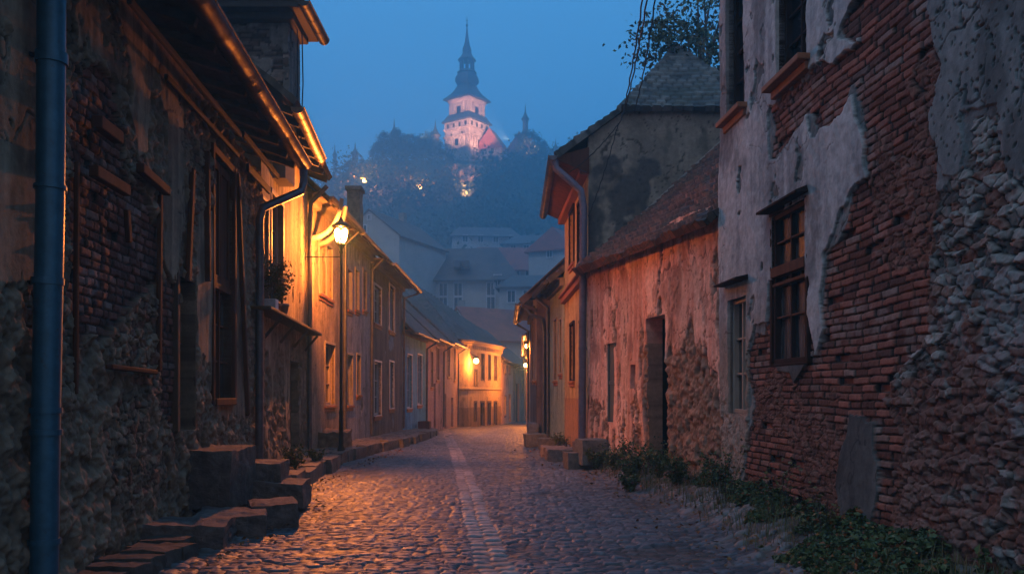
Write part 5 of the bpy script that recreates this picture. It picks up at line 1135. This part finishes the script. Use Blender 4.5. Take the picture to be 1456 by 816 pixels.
bghouse('misty_house', 'misty house with low roof at right under the hill', 'house', (X(765, 165), 168), 12, 8, R(-10), 6, Z(345, 165), Z(330, 165), HW, GREYT, [('f', x, Z(360, 164), .9, 1.5) for x in (-4, -1.5, 1, 3.5)], hip=.3)
bghouse('misty_house', 'small misty house with steep pink roof next to the ochre house', 'house', (X(796, 128), 130), 6, 7, R(60), 0, Z(352, 128), Z(322, 128), HW, REDT, [('l', 0, Z(365, 127), .8, 1.4)], hip=.25)
bghouse('misty_house', 'house with dark hipped roof right of the red roof in the mist', 'house', (X(765, 110), 114), 9, 8, R(-5), -2, Z(405, 110), Z(385, 110), HW, GREYT, [('f', x, Z(428, 109), .9, 1.4) for x in (-3, -1, 1, 3)], hip=.3)
bghouse('roofed_house', 'near gabled house with red tiles and stub chimney behind the yellow corner house', 'house', (X(714, 84), 92), 11, 7.5, R(35), -2, Z(478, 86), Z(434, 88), HW, REDT, [('f', 0, 4, .8, 1.2), ('l', 0, Z(500, 86), .7, .9)], chim=[(-2, -1.5, Z(462, 84))], over=.4)
bghouse('roofed_house', 'low house with grey roof squeezed behind the peach lit house', 'house', (X(742, 95), 100), 7, 7, R(-30), -2, Z(500, 95), Z(468, 95), HW, REDT, [('f', 0, Z(520, 94), .8, 1.1)], over=.4)
bghouse('roofed_house', 'small brick chimneyed house peeping over the big left roof', 'house', (X(640, 96), 100), 7, 7, R(10), -2, Z(450, 95), Z(438, 95), STUC, GREYT, [], hip=.3, chim=[(1, 0, Z(420, 95))])

# ------------------------------------------------------------------ CABLES
def cable(p0, p1, sag, r, label):
    p0, p1 = Vector(p0), Vector(p1); pts = []
    for i in range(25):
        t = i / 24; p_ = p0.lerp(p1, t); p_.z -= sag * 4 * t * (1 - t); p_.x += .01 * math.sin(i * 2.1); pts.append(p_)
    tag(MB().tube(pts, r, 6).build('power_cable', IRON), label, 'cable', 'power cables to the ochre house')
A0 = (2.45, GY - .15, 7.75)
cable(A0, P(922, -60, 12), .25, .013, 'leftmost of the power cables rising from the slate gable')
cable(A0, P(930, -60, 11.5), .28, .013, 'middle of the power cables rising from the slate gable')
cable((2.75, GY - .15, 8.0), P(940, -60, 11.5), .3, .012, 'rightmost power cable rising from the slate gable')
cable(A0, (1.3, GY - .15, 6.6), .1, .012, 'slack cable crossing from the gable to the red soffit')
cable((2.4, GY - .15, 7.7), (1.72, GY - .17, 5.6), .12, .012, 'slack cable running down the gable beside the mauve pipe')

# ------------------------------------------------------------------ HAZE
hzm = bpy.data.materials.new('haze_air'); hzm.use_nodes = True; t = hzm.node_tree; t.nodes.remove(t.nodes['Principled BSDF'])
pv_ = t.nodes.new('ShaderNodeVolumePrincipled'); pv_.inputs['Density'].default_value = HAZE; pv_.inputs['Color'].default_value = (.30, .74, 1, 1); pv_.inputs['Anisotropy'].default_value = .25
t.links.new(pv_.outputs[0], t.nodes['Material Output'].inputs['Volume'])
hz = MB().box(-421, 421, -81, 701, -4, 142).build('haze', hzm); tag(hz, 'blue dusk haze over street and hill', 'haze', kind='stuff')
